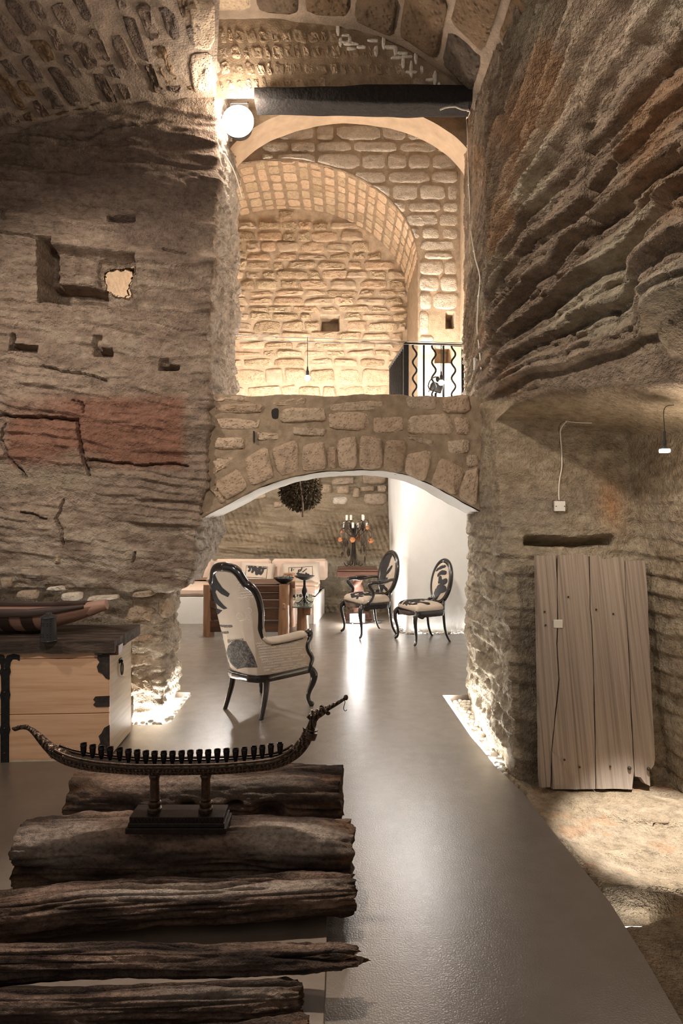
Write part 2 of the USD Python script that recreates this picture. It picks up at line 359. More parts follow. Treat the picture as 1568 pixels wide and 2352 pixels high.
plain('linen_rose', (.58, .44, .35), .9, noise_scale=7, var=.06, bump=.002, bscale=300, spec=.2)
plain('print_black', (.012, .010, .010), .75, noise_scale=40, var=.5)
plain('print_grey', (.10, .085, .07), .85, noise_scale=45, var=.7)
plain('print_white', (.82, .77, .70), .85)
plain('ink_black', (.02, .018, .016), .8)
plain('candle_wax', (.85, .80, .70), .5)
plain('dried_rose', (.42, .16, .06), .8, noise_scale=60, var=.45); plain('dried_leaf', (.045, .030, .018), .8, noise_scale=40, var=.5)
plain('bunch_leaf', (.060, .040, .016), .8, noise_scale=25, var=.6); plain('twig_brown', (.16, .11, .075), .85, noise_scale=30)
plain('lamp_black', (.02, .02, .02), .4)
mat('glass', {'p': ('principled_bsdf', {'base_color': (.93, .97, .95), 'roughness': .02, 'transmission_weight': 1.0, 'ior': 1.45})}, [])
mat('glass_green', {'p': ('principled_bsdf', {'base_color': (.66, .80, .74), 'roughness': .03, 'transmission_weight': .9, 'ior': 1.45})}, [])
def glow(name, col, s): mat(name, {'p': ('emission', {'color': col, 'strength': s})}, [], 'p.emission')
glow('glow_flood', (1, .95, .88), 22.); glow('glow_strip', (1, .97, .92), 75.); glow('glow_bulb', (1, .93, .82), 40.); glow('glow_floor', (1, .97, .93), 60.); glow('glow_spot', (1, .97, .93), 30.); glow('glow_wash', (1, .97, .93), 14.)
# ================================================================== the setting
def S(name, mesh, m, label, parent=None, smooth=False, tint=None):
    return put(name, mesh, m, parent, smooth=smooth, tint=tint, label=label if parent is None else None, kind='structure' if parent is None else None)

# ---- floor: poured concrete slab with open channels along the rock
EDGE_R = [G(x, y)[:2] for x, y in ((1016, 1597), (1046, 1640), (1080, 1690), (1108, 1722), (1135, 1757), (1200, 1820), (1262, 1900), (1330, 1985), (1400, 2072), (1480, 2200), (1568, 2352))]
EDGE_R = [np.array([1.30, 5.36])] + EDGE_R + [np.array([1.02, 1.5]), np.array([.95, .6]), np.array([.95, -4.])]
slab = Polygon([(-5, -4), *[tuple(p) for p in EDGE_R[::-1]], (1.35, 5.5), (2.7, 5.5), (2.7, 10.4), (-5, 10.4)])
CH_L = Polygon([(-2.6, 4.585), (-1.335, 4.585), (-1.30, 4.66), (-1.325, 5.40), (-1.6, 5.44), (-2.6, 5.44)])
CH_B = Polygon([(.80, 8.0), (2.5, 8.02), (2.5, 8.3), (.80, 8.3)])
slab = slab.difference(CH_L).difference(CH_B)
v, f = extr(slab, .10); v[:, 2] -= .10
S('floor', (v, f), 'concrete', 'polished grey-brown poured concrete floor of the cave hall')
S('ground', box((-.5, 3.2, -.36), (11, 16, .1)), 'plaster_tan', 'bare earth under the concrete slab and the rock ledges')
S('channel_bed', cat(extr(CH_L.buffer(.03), .06) if False else (lambda m: (m[0] + np.array([0, 0, -.12]), m[1]))(extr(CH_L.buffer(.03), .07))), 'plaster_white', 'white bed of the light channel around the rubble pier')
S('channel_bed', box((1.05, 4.62, -.09), (.45, 1.78, .06)), 'plaster_tan', 'bed of the light channel along the stratified rock')
S('channel_bed', box((1.6, 8.15, -.07), (1.7, .36, .06)), 'plaster_white', 'white bed of the light channel along the white wall')

# ---- left rock wall (front at Y 4.65, returning to Y 5.5 beside the opening)
zs = np.arange(-.12, 5.06, .0085); nz = len(zs)
Xc = np.interp(zs, [.0, .2, .90, .99, 1.04, 1.19, 1.52, 1.9, 2.2, 2.85, 3.6, 4.2, 4.75], [-1.42, -1.405, -1.40, -1.38, -1.20, -1.15, -1.10, -1.05, -1.04, -1.02, -.985, -.965, -.962])
Xb = np.interp(zs, [.0, .9, 1.0, 1.25, 1.6, 2.0, 2.6, 4.0, 5.0], [-1.50, -1.49, -1.38, -1.13, -1.07, -1.0, -.97, -.965, -.965])
fr = np.r_[np.linspace(-4.2, -2.78, 18)[:-1]]
nf, nsd = 210, 88
tf = np.linspace(0, 1, nf); ts = np.linspace(0, 1, nsd + 1)[1:]
Xf = np.concatenate([np.repeat(fr[:, None], nz, 1), lerp(-2.78, Xc[None] - .0, tf[:, None]), lerp(Xc[None], Xb[None], ts[:, None])], 0)
z2 = np.repeat(zs[None], Xf.shape[0], 0)
back = sstep(1.02, .985, z2) * (.11 + .50 * sstep(-1.62, -1.74, Xf))
Yf = 4.65 + back
nF = len(fr) + nf
Yf[nF:] = lerp(Yf[nF - 1][None], 5.52, ts[:, None])
base = np.stack([Xf, Yf, z2], -1)
nrm = gnorm(base); nrm *= -np.sign((nrm @ np.array([-.6, 1, 0]))[..., None] + 1e-9)
# round the corner's normals
for k in range(6):
    nrm[1:-1] = nrm[1:-1] * .5 + (nrm[2:] + nrm[:-2]) * .25
nrm /= np.linalg.norm(nrm, axis=-1, keepdims=True)
s_ = np.concatenate([Xf[:nF], Xf[nF - 1][None] + ts[:, None] * .85], 0)
tl = z2 + .11 * s_ + .05 * (fbm(np.stack([s_ * .8, z2 * .8, z2 * 0], -1), 3, 11) - .5)
brkL = sstep(.35, .6, fbm(np.stack([s_ * 2.2, tl * 4, Yf], -1), 4, 29)) * (1 - .85 * sstep(1.0, .9, z2))
D = .10 * (fbm(np.stack([s_ * .9, z2 * .9, Yf * .9], -1), 3, 1) - .5) + .045 * layered(s_, Yf, tl, 21, am=(1, .8, .6, .3, .1), fx=(.4, .9, 2.5, 9, 25)) + .060 * saw(tl, .9 * fbm(np.stack([s_ * 1.3, z2 * .6, z2 * 0], -1), 3, 31), 5.5, 3) * brkL
D += .036 * saw(tl, 1.6 * fbm(np.stack([s_ * 2.5, z2, z2 * 0 + 3], -1), 3, 33), 15, 4) * sstep(.42, .62, fbm(np.stack([s_ * 3, tl * 7, Yf], -1), 4, 28)) * (1 - .85 * sstep(1.0, .9, z2)) + .030 * (fbm(np.stack([s_ * 9, Yf * 9, z2 * 14], -1), 5, 41) - .5)
plasterish = sstep(.35, .6, fbm(np.stack([s_ * .9, z2 * 1.1, z2 * 0 + 7], -1), 3, 55)) * sstep(.18, .0, np.abs(z2 - 1.86)) * sstep(-1.45, -1.75, s_)
D *= 1 - .75 * plasterish
# side face: hacked stone
side = np.zeros_like(D); side[nF:] = sstep(0, .12, ts)[:, None]
D += side * (.05 * (fbm(np.stack([s_ * 9, z2 * 2.4, z2 * 0], -1), 4, 71) - .5) + .035 * (noise(np.stack([s_ * 22, z2 * 7, z2 * 0], -1), 72) - .5))
low = sstep(1.0, .9, z2)
D += low * (.10 * (fbm(np.stack([s_ * 5, Yf * 5, z2 * 6.5], -1), 4, 75) - .45))
Q = lambda px, py: XZ(px, py, 4.65)
onf = np.zeros_like(D); onf[:nF] = 1
wob = .018 * (fbm(np.stack([s_ * 9, z2 * 9, z2 * 0], -1), 3, 81) - .5)
cut = np.zeros_like(D); hole = np.zeros_like(D, bool)
def recess(px0, py0, px1, py1, d, soft=.008, slant=0):
    global cut
    x0, za = Q(px0, py0); x1, zb = Q(px1, py1)
    zz = z2 + slant * (s_ - x0)
    ins = np.minimum(np.minimum(s_ - x0, x1 - s_), np.minimum(za - zz, zz - zb)) + wob
    cut = np.maximum(cut, d * sstep(-soft, soft, ins) * onf)
recess(94, 566, 312, 690, .13, .012, .10); recess(92, 640, 232, 692, .34, .008, .10); recess(94, 552, 124, 690, .24, .010, .05)
recess(214, 588, 313, 694, .16, .008, .0)
recess(248, 496, 309, 508, .12); recess(25, 792, 86, 806, .12, .006, .07); recess(25, 766, 33, 806, .07); recess(215, 772, 232, 815, .06, .01); recess(220, 804, 259, 819, .13, .006)
recess(367, 826, 386, 848, .05, .01); recess(366, 840, 411, 849, .12, .006); recess(1, 480, 12, 500, .05)
for pts, w, d in (([(100, 842), (130, 850), (168, 858), (195, 862), (250, 874)], .008, .05), ([(0, 537), (55, 545), (100, 556)], .010, .06), ([(170, 920), (192, 927), (198, 950)], .006, .05),
                  ([(0, 955), (65, 958), (130, 960), (160, 964), (183, 968), (186, 1000), (192, 1040), (198, 1060), (205, 1092)], .012, .08), ([(205, 1058), (270, 1063), (330, 1070), (390, 1064), (432, 1072)], .009, .05),
                  ([(14, 975), (8, 1010), (20, 1045), (42, 1076), (62, 1095)], .011, .07), ([(145, 1150), (132, 1190), (144, 1215), (146, 1258)], .010, .06), ([(52, 1177), (108, 1192)], .009, .05), ([(311, 1268), (307, 1292)], .008, .05),
                  ([(128, 596), (190, 603), (236, 614)], .008, .06), ([(375, 573), (430, 585)], .008, .05), ([(60, 310), (200, 322), (240, 302), (360, 285)], .016, .03)):
    pw = [tuple(Q(*p)) for p in pts]
    dd = polyline_dist(s_ + .03 * (fbm(np.stack([s_ * 14, z2 * 14, z2 * 0], -1), 3, 91) - .5), z2 + .03 * (fbm(np.stack([s_ * 14, z2 * 14, z2 * 0 + 5], -1), 3, 92) - .5), pw)
    cut = np.maximum(cut, d * sstep(w, w * .35, dd) * onf)
hx = [XZ(*p, 4.80) for p in ((240, 640), (244, 625), (262, 617), (311, 616), (309, 640), (301, 660), (298, 686), (268, 682), (246, 670))]
hp = Polygon(hx); import shapely as _s
hole = (_s.contains_xy(hp, s_ + wob * .8, z2) & (onf > 0))
pos = base + nrm * (D - cut)[..., None]
sel = (s_ > -1.95) & (s_ < -1.5) & (z2 > 3.1) & (z2 < 3.6)
# colours of the rock itself
n1 = fbm(np.stack([s_ * 1.6, z2 * 3.2, Yf], -1), 4, 101); n2 = fbm(np.stack([s_ * 5, tl * 16, Yf * 5], -1), 4, 103)
T = mixc((.23, .165, .122), (.43, .325, .245), (n1 - .3) * 1.7 + (n2 - .5) * 1.5)
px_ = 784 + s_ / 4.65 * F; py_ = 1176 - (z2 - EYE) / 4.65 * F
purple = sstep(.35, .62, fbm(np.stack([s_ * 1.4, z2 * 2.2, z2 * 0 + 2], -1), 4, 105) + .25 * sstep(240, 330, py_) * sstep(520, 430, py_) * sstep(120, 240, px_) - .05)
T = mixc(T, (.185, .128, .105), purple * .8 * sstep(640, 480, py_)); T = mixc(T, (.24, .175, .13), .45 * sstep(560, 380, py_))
red = sstep(.30, .55, fbm(np.stack([s_ * 1.5, z2 * 5, z2 * 0 + 9], -1), 4, 107) + .12) * sstep(896, 930, py_) * sstep(1090, 1060, py_) * sstep(0, 40, px_) * sstep(440, 410, px_) * (1 - .5 * sstep(180, 60, px_) * sstep(965, 950, py_))
T = mixc(T, (.25, .105, .066), red * .75)
T = mixc(T, (.35, .275, .205), sstep(.5, .7, n2) * sstep(560, 620, py_) * sstep(900, 840, py_) * .7)
T = mixc(T, (.34, .27, .195), plasterish * .8)
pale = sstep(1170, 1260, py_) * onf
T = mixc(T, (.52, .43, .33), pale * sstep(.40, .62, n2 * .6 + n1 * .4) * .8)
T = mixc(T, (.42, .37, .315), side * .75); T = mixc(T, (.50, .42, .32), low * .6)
T = T * (.8 + .4 * fbm(np.stack([s_ * 26, Yf * 26, z2 * 40], -1), 3, 109))[..., None]
keep = ~(hole[:-1, :-1] & hole[1:, :-1] & hole[:-1, 1:] & hole[1:, 1:])
kp = np.ones_like(hole); kp[:-1, :-1] = keep
nu, nv = hole.shape
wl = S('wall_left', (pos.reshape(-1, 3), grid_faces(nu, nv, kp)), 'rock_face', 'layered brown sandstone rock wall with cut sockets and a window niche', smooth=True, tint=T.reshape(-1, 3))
# tunnel lining of the little window
hb = np.array(hx); ring = resample(hb, 40)
tv = np.vstack([np.c_[ring[:, 0] + .012 * np.sin(np.arange(40) * 2.1) - .37 * (y - 4.78), np.full(40, y) + 0, ring[:, 1] + .012 * np.cos(np.arange(40) * 1.7) + .36 * (y - 4.78)] for y in (4.78, 5.0, 5.56)])
S('tunnel', (tv, grid_faces(3, 40, wrap=True)), 'plaster_tan', None, wl)
# loose masonry patches in the left wall, lower part
mL = lambda u, v, h: np.stack([u, 4.655 - h, v], -1)
rs = np.random.RandomState(5)
for i, q in enumerate([[(46, 1300), (85, 1298), (80, 1312), (50, 1311)], [(50, 1327), (148, 1331), (146, 1308), (60, 1318)], [(36, 1372), (80, 1378), (84, 1354), (44, 1356)], [(105, 1356), (152, 1358), (148, 1343), (112, 1347)], [(126, 1294), (140, 1296), (142, 1272), (130, 1276)],
                       [(140, 1378), (182, 1380), (186, 1360), (142, 1362)], [(0, 1352), (32, 1352), (34, 1326), (0, 1325)], [(200, 1382), (270, 1376), (268, 1366), (204, 1370)], [(300, 1372), (352, 1370), (350, 1354), (310, 1358)]]):
    o = superquad([Q(*p) for p in q], 14, .5)
    put('stone', stone(o, mL, proud=.035, edge=.025, rough=.01, seed=300 + i, depth=.05), 'stone_pale' if i % 2 else 'stone_tan', wl, smooth=35)
# pier stones beside the chest
mP = lambda u, v, h: np.stack([u, 4.775 - h, v], -1)
for i, q in enumerate([[(285, 1425), (362, 1428), (362, 1395), (300, 1392)], [(282, 1480), (360, 1482), (360, 1440), (282, 1445)], [(282, 1535), (360, 1528), (360, 1495), (282, 1500)], [(282, 1598), (358, 1592), (358, 1548), (282, 1548)], [(366, 1420), (390, 1420), (388, 1372), (366, 1374)]]):
    o = superquad([XZ(*p, 4.775) for p in q], 16, .4)
    put('stone', stone(o, mP, proud=.05, edge=.03, rough=.02, seed=330 + i, depth=.12, jit=.2), 'stone_tan', wl, smooth=35)

# ---- right rock wall: bulging upper mass, undercut niche below
zs = np.r_[np.arange(-.5, -.02, .03), np.arange(-.02, 5.2, .0105)]; nz = len(zs)
Yn = 3.66 + .62 * np.clip(zs, -.1, 2.4) / 2.25
segs = (8, 70, 84, 78, 86, 56, 30, 14)
def path(ctrl):
    out = []
    for (a, b, n) in zip(ctrl[:-1], ctrl[1:], segs):
        t = np.linspace(0, 1, n, endpoint=False)[:, None]
        out.append(np.asarray(a)[None] * (1 - t) + np.asarray(b)[None] * t)
    return np.concatenate(out + [np.asarray(ctrl[-1])[None]], 0)
UP = path([(1.5, 6.0), (1.10, 5.46), (1.065, 4.75), (1.16, 4.0), (1.46, 3.15), (1.72, 2.5), (2.05, 1.8), (2.4, .8), (2.6, -1.5)])
LOW = np.stack([path([(1.55, 6.0), (1.135, 5.46), (1.065, 4.75), (1.075, yn + .03), (1.97, yn), (2.02, min(yn, 3.35) - .05), (2.06, 2.1), (2.4, .8), (2.6, -1.5)]) for z, yn in zip(zs, Yn)], 1)
nu = len(UP)
Up = np.repeat(UP[:, None], nz, 1).copy()
z2 = np.repeat(zs[None], nu, 0)
# upper mass leans out over the hall with height
Up[..., 0] -= .10 * sstep(3.2, 5.0, z2) * sstep(5.4, 3.0, Up[..., 1])
yy = Up[..., 1]
z0 = np.interp(yy, [1.0, 2.5, 3.0, 3.5, 4.3, 4.9, 5.4], [2.15, 2.12, 2.16, 2.27, 2.36, 2.52, 2.6]) + .10 * (fbm(np.stack([yy * 2, yy * 0, yy * 0], -1), 3, 5) - .5)
w = sstep(-.10, .03, z2 - z0)
pl = lerp(LOW, Up, w[..., None])
base = np.concatenate([pl, z2[..., None]], -1)
for k in range(3):      # soften the corners
    base[1:-1, :, :2] = base[1:-1, :, :2] * .5 + (base[2:, :, :2] + base[:-2, :, :2]) * .25
nrm = gnorm(base); c = np.array([-.2, 2.2, 0]); nrm *= np.sign(np.sum(nrm * (c - base) * np.array([1, 1, 0]), -1))[..., None]
for k in range(5):
    nrm[1:-1] = nrm[1:-1] * .5 + (nrm[2:] + nrm[:-2]) * .25
nrm /= np.linalg.norm(nrm, axis=-1, keepdims=True)
X_, Y_ = base[..., 0], base[..., 1]
s_ = -Y_ + .8 * X_
up = w * sstep(2.25, 2.6, z2)
warp = fbm(np.stack([s_ * .9, z2 * .9, z2 * 0], -1), 3, 121) - .5
t = (z2 - 2.45) / (1 + .75 * np.clip(4.8 - Y_, -.5, 3)) + .10 * warp
from scipy.spatial import cKDTree
def cells(q, seed, soft=0.):
    """random height per fracture block, and distance to the joint"""
    rs = np.random.RandomState(seed); lo, hi = q.reshape(-1, 3).min(0) - 1, q.reshape(-1, 3).max(0) + 1
    pts = rs.uniform(lo, hi, (int(np.prod(hi - lo)) + 1, 3)); d, k = cKDTree(pts).query(q.reshape(-1, 3), 2)
    return rs.uniform(0, 1, len(pts))[k[:, 0]].reshape(q.shape[:2]), (d[:, 1] - d[:, 0]).reshape(q.shape[:2])
wq = np.stack([fbm(np.stack([X_ * 2, Y_ * 2, z2 * 2 + 9 * k], -1), 3, 139 + k) - .5 for k in range(3)], -1)
c1, j1 = cells(np.stack([s_ * 1.6, X_ * 1.6, t * 7], -1) + wq * .9, 5); c2, j2 = cells(np.stack([s_ * 5, X_ * 5, t * 16], -1) + wq * 1.6, 6)
brk = .62 + .6 * fbm(np.stack([s_ * 2.6, X_ * 2.6, t * 2], -1), 3, 143)
D = up * (.30 * (fbm(np.stack([X_ * 1.1, Y_ * 1.1, t * 1.7], -1), 3, 131) - .5) + .24 * saw(t, .6 * warp, 9.5, 7) * brk * sstep(1.6, 1.2, t) + .07 * saw(t, .9 * warp + .3 * fbm(np.stack([s_ * 3, z2 * 2, z2 * 0], -1), 3, 133), 24, 8) * brk)
D += up * (.055 * (c1 - .5) + .022 * (c2 - .5) - .03 * sstep(.05, 0, j1) - .012 * sstep(.05, 0, j2))
D += up * (.048 * (fbm(np.stack([s_ * 5, X_ * 5, z2 * 6], -1), 5, 135) - .5))
# near jamb: chiselled
jam = sstep(4.05, 4.65, Y_) * w
D *= 1 - .82 * jam
D += jam * .045 * (fbm(np.stack([s_ * 9, X_ * 9, z2 * 4], -1), 4, 137) - .5)
# boulder that hangs out at the right
bx = np.exp(-(((Y_ - 2.62) / .36) ** 2 + ((z2 - 2.68) / .33) ** 2) ** 2); D += .30 * bx * w
lo_ = 1 - w
tl2 = z2 + .10 * X_ + .03 * warp
D += lo_ * (.08 * (fbm(np.stack([X_ * 1.6, Y_ * 1.6, z2 * 1.6], -1), 3, 151) - .5) + .022 * layered(X_ * 2, Y_ * 2, tl2, 161) + .028 * saw(tl2, .8 * fbm(np.stack([X_ * 2, Y_ * 2, z2 * .7], -1), 3, 163), 9, 9) * sstep(2.0, 1.2, z2))
D += lo_ * .025 * (fbm(np.stack([X_ * 13, Y_ * 13, z2 * 13], -1), 4, 165) - .5)
rough_side = lo_ * sstep(3.7, 4.0, Y_) * sstep(1.9, 1.2, z2)
D += rough_side * .09 * (fbm(np.stack([s_ * 4.5, z2 * 0, z2 * 5.5], -1), 4, 167) - .5)
cut = np.zeros_like(D)
def crack3(p3, w_, d):      # crack along a world polyline projected on (Y, z)
    global cut
    pw = [(p[1], p[2]) for p in p3]
    dd = polyline_dist(Y_ + .06 * (fbm(np.stack([s_ * 8, z2 * 8, z2 * 0], -1), 3, 171) - .5), z2 + .06 * (fbm(np.stack([s_ * 8, z2 * 8, z2 * 0 + 4], -1), 3, 172) - .5), pw)
    cut = np.maximum(cut, d * sstep(w_, w_ * .3, dd) * w)
crack3([P(1392, 290, 3.35), P(1390, 425, 3.33), P(1418, 470, 3.28), P(1420, 545, 3.26)], .028, .12)
# dark slot above the plank door
dl = polyline_dist(X_, z2 + .02 * (fbm(np.stack([X_ * 8, z2 * 0, z2 * 0], -1), 3, 181) - .5), [(1.24, 1.405), (1.5, 1.40), (1.78, 1.412)])
cut = np.maximum(cut, .22 * sstep(.034, .018, dl) * lo_ * sstep(3.95, 3.80, -Y_ + 7.7) * (Y_ > 3.6) * (Y_ < 4.3) * (X_ > 1.22))
pos = base + nrm * (D - cut)[..., None]
n1 = fbm(np.stack([X_ * 1.5, Y_ * 1.5, t * 3], -1), 4, 201); n2 = fbm(np.stack([s_ * 6, X_ * 6, z2 * 9], -1), 4, 203); n3 = fbm(np.stack([X_ * 2.2, Y_ * 2.2, z2 * 2.2], -1), 4, 205)
T = mixc((.19, .138, .097), (.34, .262, .19), (n1 - .3) * 1.5 + (n2 - .5) * 1.3)
T = mixc(T, (.36, .31, .225), sstep(.52, .68, n3) * up * .7)
T = mixc(T, (.27, .150, .075), sstep(.56, .72, fbm(np.stack([X_ * 1.7, Y_ * 1.7, z2 * 1.7], -1), 3, 207) + .12 * sstep(3.2, 2.4, Y_)) * up * .6)
T = mixc(T, (.40, .31, .24), sstep(.5, .66, fbm(np.stack([X_ * 3, Y_ * 3, z2 * 1.6], -1), 3, 208)) * sstep(3.6, 4.4, z2) * .6)
T = mixc(T, (.34, .27, .18), lo_ * .55); T = mixc(T, (.40, .33, .235), lo_ * sstep(.45, .65, n2) * .6)
T = mixc(T, (.24, .19, .155), lo_ * sstep(.5, .64, n3) * sstep(1.35, 1.5, z2) * sstep(1.8, 1.65, z2) * .6)
T = mixc(T, (.45, .20, .07), lo_ * np.exp(-(((X_ - 1.82) / .08) ** 2 + ((z2 - 1.62) / .16) ** 2)) * .75)
T = mixc(T, (.46, .39, .29), rough_side * .6)
under = w * (1 - w) * 4
T = mixc(T, (.44, .345, .23), np.clip(under, 0, 1) * .8)  # overhang underside coloured paler, as if lit from below
T = T * (.8 + .4 * fbm(np.stack([X_ * 24, Y_ * 24, z2 * 30], -1), 3, 209))[..., None]
wr = S('wall_right', (pos.reshape(-1, 3), grid_faces(nu, nz)), 'rock_face', 'rough stratified sandstone wall bulging over a niche', smooth=True, tint=T.reshape(-1, 3))
WR = dict(Y=Y_, pos=pos, z=z2, w=w)
def right_wall_at(px, py):
    """the wall's surface point seen at a pixel of the frame"""
    p = pos.reshape(-1, 3); qx = 784 + p[:, 0] / p[:, 1] * F; qy = 1176 - (p[:, 2] - EYE) / p[:, 1] * F
    d = np.hypot(qx - px, qy - py) + (p[:, 1] < .5) * 1e6
    k = np.argsort(d)[:12]; return p[k[np.argmin(p[k, 1])]]

# ---- rock ledges to the right of the slab
xx, yy = np.meshgrid(np.arange(.84, 2.3, .012), np.arange(1.2, 3.75, .012), indexing='ij')
edge1 = 2.60 + .05 * (fbm(np.stack([xx * 3, yy * 0, yy * 0], -1), 3, 301) - .5) + .03 * (xx - 1.2)
edge2 = 2.49 - .07 * sstep(1.35, 1.15, xx) + .04 * (fbm(np.stack([xx * 3, yy * 0, yy * 0 + 3], -1), 3, 303) - .5)
zz = -.02 + .05 * (fbm(np.stack([xx * 1.6, yy * 1.6, yy * 0], -1), 4, 305) - .5) - .035 * np.exp(-(((xx - 1.55) / .35) ** 2 + ((yy - 2.95) / .25) ** 2))
zz += .018 * sstep(.5, .56, fbm(np.stack([xx * 1.5 + yy, yy * 2.6, yy * 0], -1), 4, 307))
z_low = -.035 + .06 * (fbm(np.stack([xx * 2, yy * 2, yy * 0], -1), 4, 309) - .5)
f1 = sstep(edge1 - .012, edge1 + .02, yy); f2 = sstep(edge2 + .012, edge2 - .03, yy)
zz = np.where(yy > (edge1 + edge2) / 2, lerp(-.20, zz, f1), lerp(-.20, z_low, f2))
exr = np.interp(yy, np.array(EDGE_R[1:])[::-1, 1], np.array(EDGE_R[1:])[::-1, 0])
zz = np.where(xx < exr + .03, np.minimum(zz, -.03), zz)
zz += .010 * (fbm(np.stack([xx * 16, yy * 16, yy * 0], -1), 4, 311) - .5)
zz -= .03 * sstep(.006, .0, polyline_dist(xx, yy, [(.9, 3.02), (1.18, 3.0), (1.3, 2.86), (1.6, 2.72), (2.2, 2.70)])) * .5
n1 = fbm(np.stack([xx * 2, yy * 2, yy * 0], -1), 4, 313); n2 = fbm(np.stack([xx * 7, yy * 9, yy * 0], -1), 4, 315)
T = mixc((.26, .195, .125), (.44, .355, .255), (n1 - .3) * 1.4 + (n2 - .5)); T = mixc(T, (.20, .14, .085), (yy < 2.45) * .6)
T = mixc(T, (.30, .13, .05), sstep(.62, .7, n2) * .4)
lp = np.stack([xx, yy, zz], -1)
S('ledge', (lp.reshape(-1, 3), grid_faces(*xx.shape)), 'rock_face', 'worn sandstone ledge beside the concrete floor, under the plank door', smooth=True, tint=T.reshape(-1, 3))

# ---- middle wall: parapet carried on a segmental arch
YA, YB, ZT = 4.70, 5.38, 2.505
arc = np.array([XZ(x, y, YA) for x, y in ((462, 1188), (500, 1170), (520, 1160), (560, 1138), (600, 1119), (650, 1101), (700, 1089), (760, 1081), (830, 1078), (880, 1081), (930, 1090), (980, 1107), (1030, 1135), (1062, 1153), (1098, 1172), (1125, 1186))])
from scipy.interpolate import PchipInterpolator
zarc = PchipInterpolator(arc[:, 0], arc[:, 1])
us = np.linspace(arc[0, 0], arc[-1, 0], 180)
nv_ = 92
A = []
zb = zarc(us) + .012 * (fbm(np.stack([us * 8, us * 0, us * 0], -1), 3, 401) - .5)
zt = ZT + .05 * (fbm(np.stack([us * 3.2, us * 0, us * 0], -1), 4, 403) - .5) - .02 * sstep(.3, .6, us) * sstep(.95, .7, us)
for k in range(16):       # soffit from back to front
    y = lerp(YB, YA + .012, k / 15); A.append(np.stack([us, np.full_like(us, y), zb + .012 * (fbm(np.stack([us * 7, us * 0 + y * 7, us * 0], -1), 3, 405) - .5) - .0 * k], -1))
for k in range(nv_):
    zz = lerp(zb, zt, (k + .2) / nv_)
    h = .014 * (fbm(np.stack([us * 5, zz * 5, us * 0], -1), 4, 407) - .5) + .008 * (noise(np.stack([us * 30, zz * 30, us * 0], -1), 409) - .5)
    A.append(np.stack([us, YA - h, zz], -1))
for k in range(8):
    A.append(np.stack([us, np.full_like(us, lerp(YA + .02, YB, k / 7)), zt + .01 * (noise(np.stack([us * 12, us * 0 + k, us * 0], -1), 410) - .5)], -1))
zt2 = A[-1][:, 2]
for k in range(1, 6): A.append(np.stack([us, np.full_like(us, YB), lerp(zt2, zb, k / 5)], -1))
A = np.array(A)
wm = S('wall_middle', (A.reshape(-1, 3), grid_faces(A.shape[0], A.shape[1])), 'mortar_tan', 'stone parapet wall on a low segmental arch between the two rock walls', smooth=True)
mA = lambda u, v, h: np.stack([u, YA - h, v], -1)
QA = lambda pts: np.array([XZ(x, y, YA) for x, y in pts])
VOUS = [[(480, 1124), (497, 1112), (518, 1150), (506, 1158)], [(488, 1112), (545, 1074), (572, 1120), (518, 1150)], [(560, 1053), (613, 1024), (630, 1096), (577, 1116)], [(621, 1030), (682, 1010), (688, 1084), (640, 1094)], [(694, 1022), (745, 1014), (748, 1078), (694, 1084)], [(750, 1028), (770, 1026), (772, 1076), (752, 1078)],
        [(774, 1008), (820, 1000), (818, 1076), (774, 1078)], [(826, 1000), (878, 1006), (876, 1078), (824, 1076)], [(884, 1012), (934, 1012), (922, 1086), (880, 1080)], [(932, 1042), (996, 1032), (976, 1108), (928, 1088)], [(1012, 1048), (1067, 1078), (1046, 1140), (986, 1112)], [(1068, 1080), (1100, 1074), (1094, 1168), (1050, 1144)]]
RUB = [[(488, 926), (606, 928), (600, 950), (490, 948)], [(644, 938), (748, 934), (750, 968), (642, 972)], [(756, 948), (848, 946), (844, 988), (756, 986)], [(936, 956), (1032, 948), (1044, 1000), (936, 998)], [(1014, 914), (1080, 906), (1084, 948), (1018, 950)], [(926, 912), (1000, 908), (1000, 942), (940, 938)], [(494, 1006), (564, 1004), (560, 1032), (494, 1034)],
       [(670, 978), (750, 984), (744, 1002), (676, 1000)], [(1040, 956), (1078, 960), (1078, 1000), (1046, 996)], [(1024, 1012), (1078, 1008), (1076, 1040), (1032, 1044)], [(610, 924), (700, 912), (698, 930), (612, 932)], [(760, 928), (880, 918), (880, 940), (758, 944)], [(500, 960), (600, 962), (596, 984), (506, 986)], [(590, 992), (640, 996), (640, 1010), (590, 1012)],
       [(486, 1054), (540, 1050), (520, 1072), (488, 1090)], [(1070, 1046), (1096, 1044), (1098, 1070), (1072, 1072)], [(490, 908), (580, 910), (580, 922), (492, 922)], [(934, 1000), (996, 1010), (990, 1026), (936, 1008)], [(856, 958), (926, 956), (924, 990), (858, 996)]]
for i, q in enumerate(VOUS): put('stone', stone(superquad(QA(q), 20, .34), mA, proud=.022, edge=.03, rough=.014, seed=420 + i, depth=.06, jit=.10), 'stone_arch', wm, smooth=35)
for i, q in enumerate(RUB): put('stone', stone(superquad(QA(q), 20, .40), mA, proud=[.018, .026, .020, .024, .026, .008, .026, .012, .018, .016, .004, .006, .006, .005, .006, .010, .006, .006, .006][i], edge=.03, rough=.012, seed=450 + i, depth=.05, jit=.16), ['stone_arch', 'stone_tan'][i % 2], wm, smooth=35)
put('hole', stone(superquad(QA([(622, 940), (640, 936), (640, 962), (624, 962)]), 10, .6), lambda u, v, h: np.stack([u, YA - .004 - h * .2, v], -1), proud=.01, depth=.02, seed=481), 'dark_hole', wm)
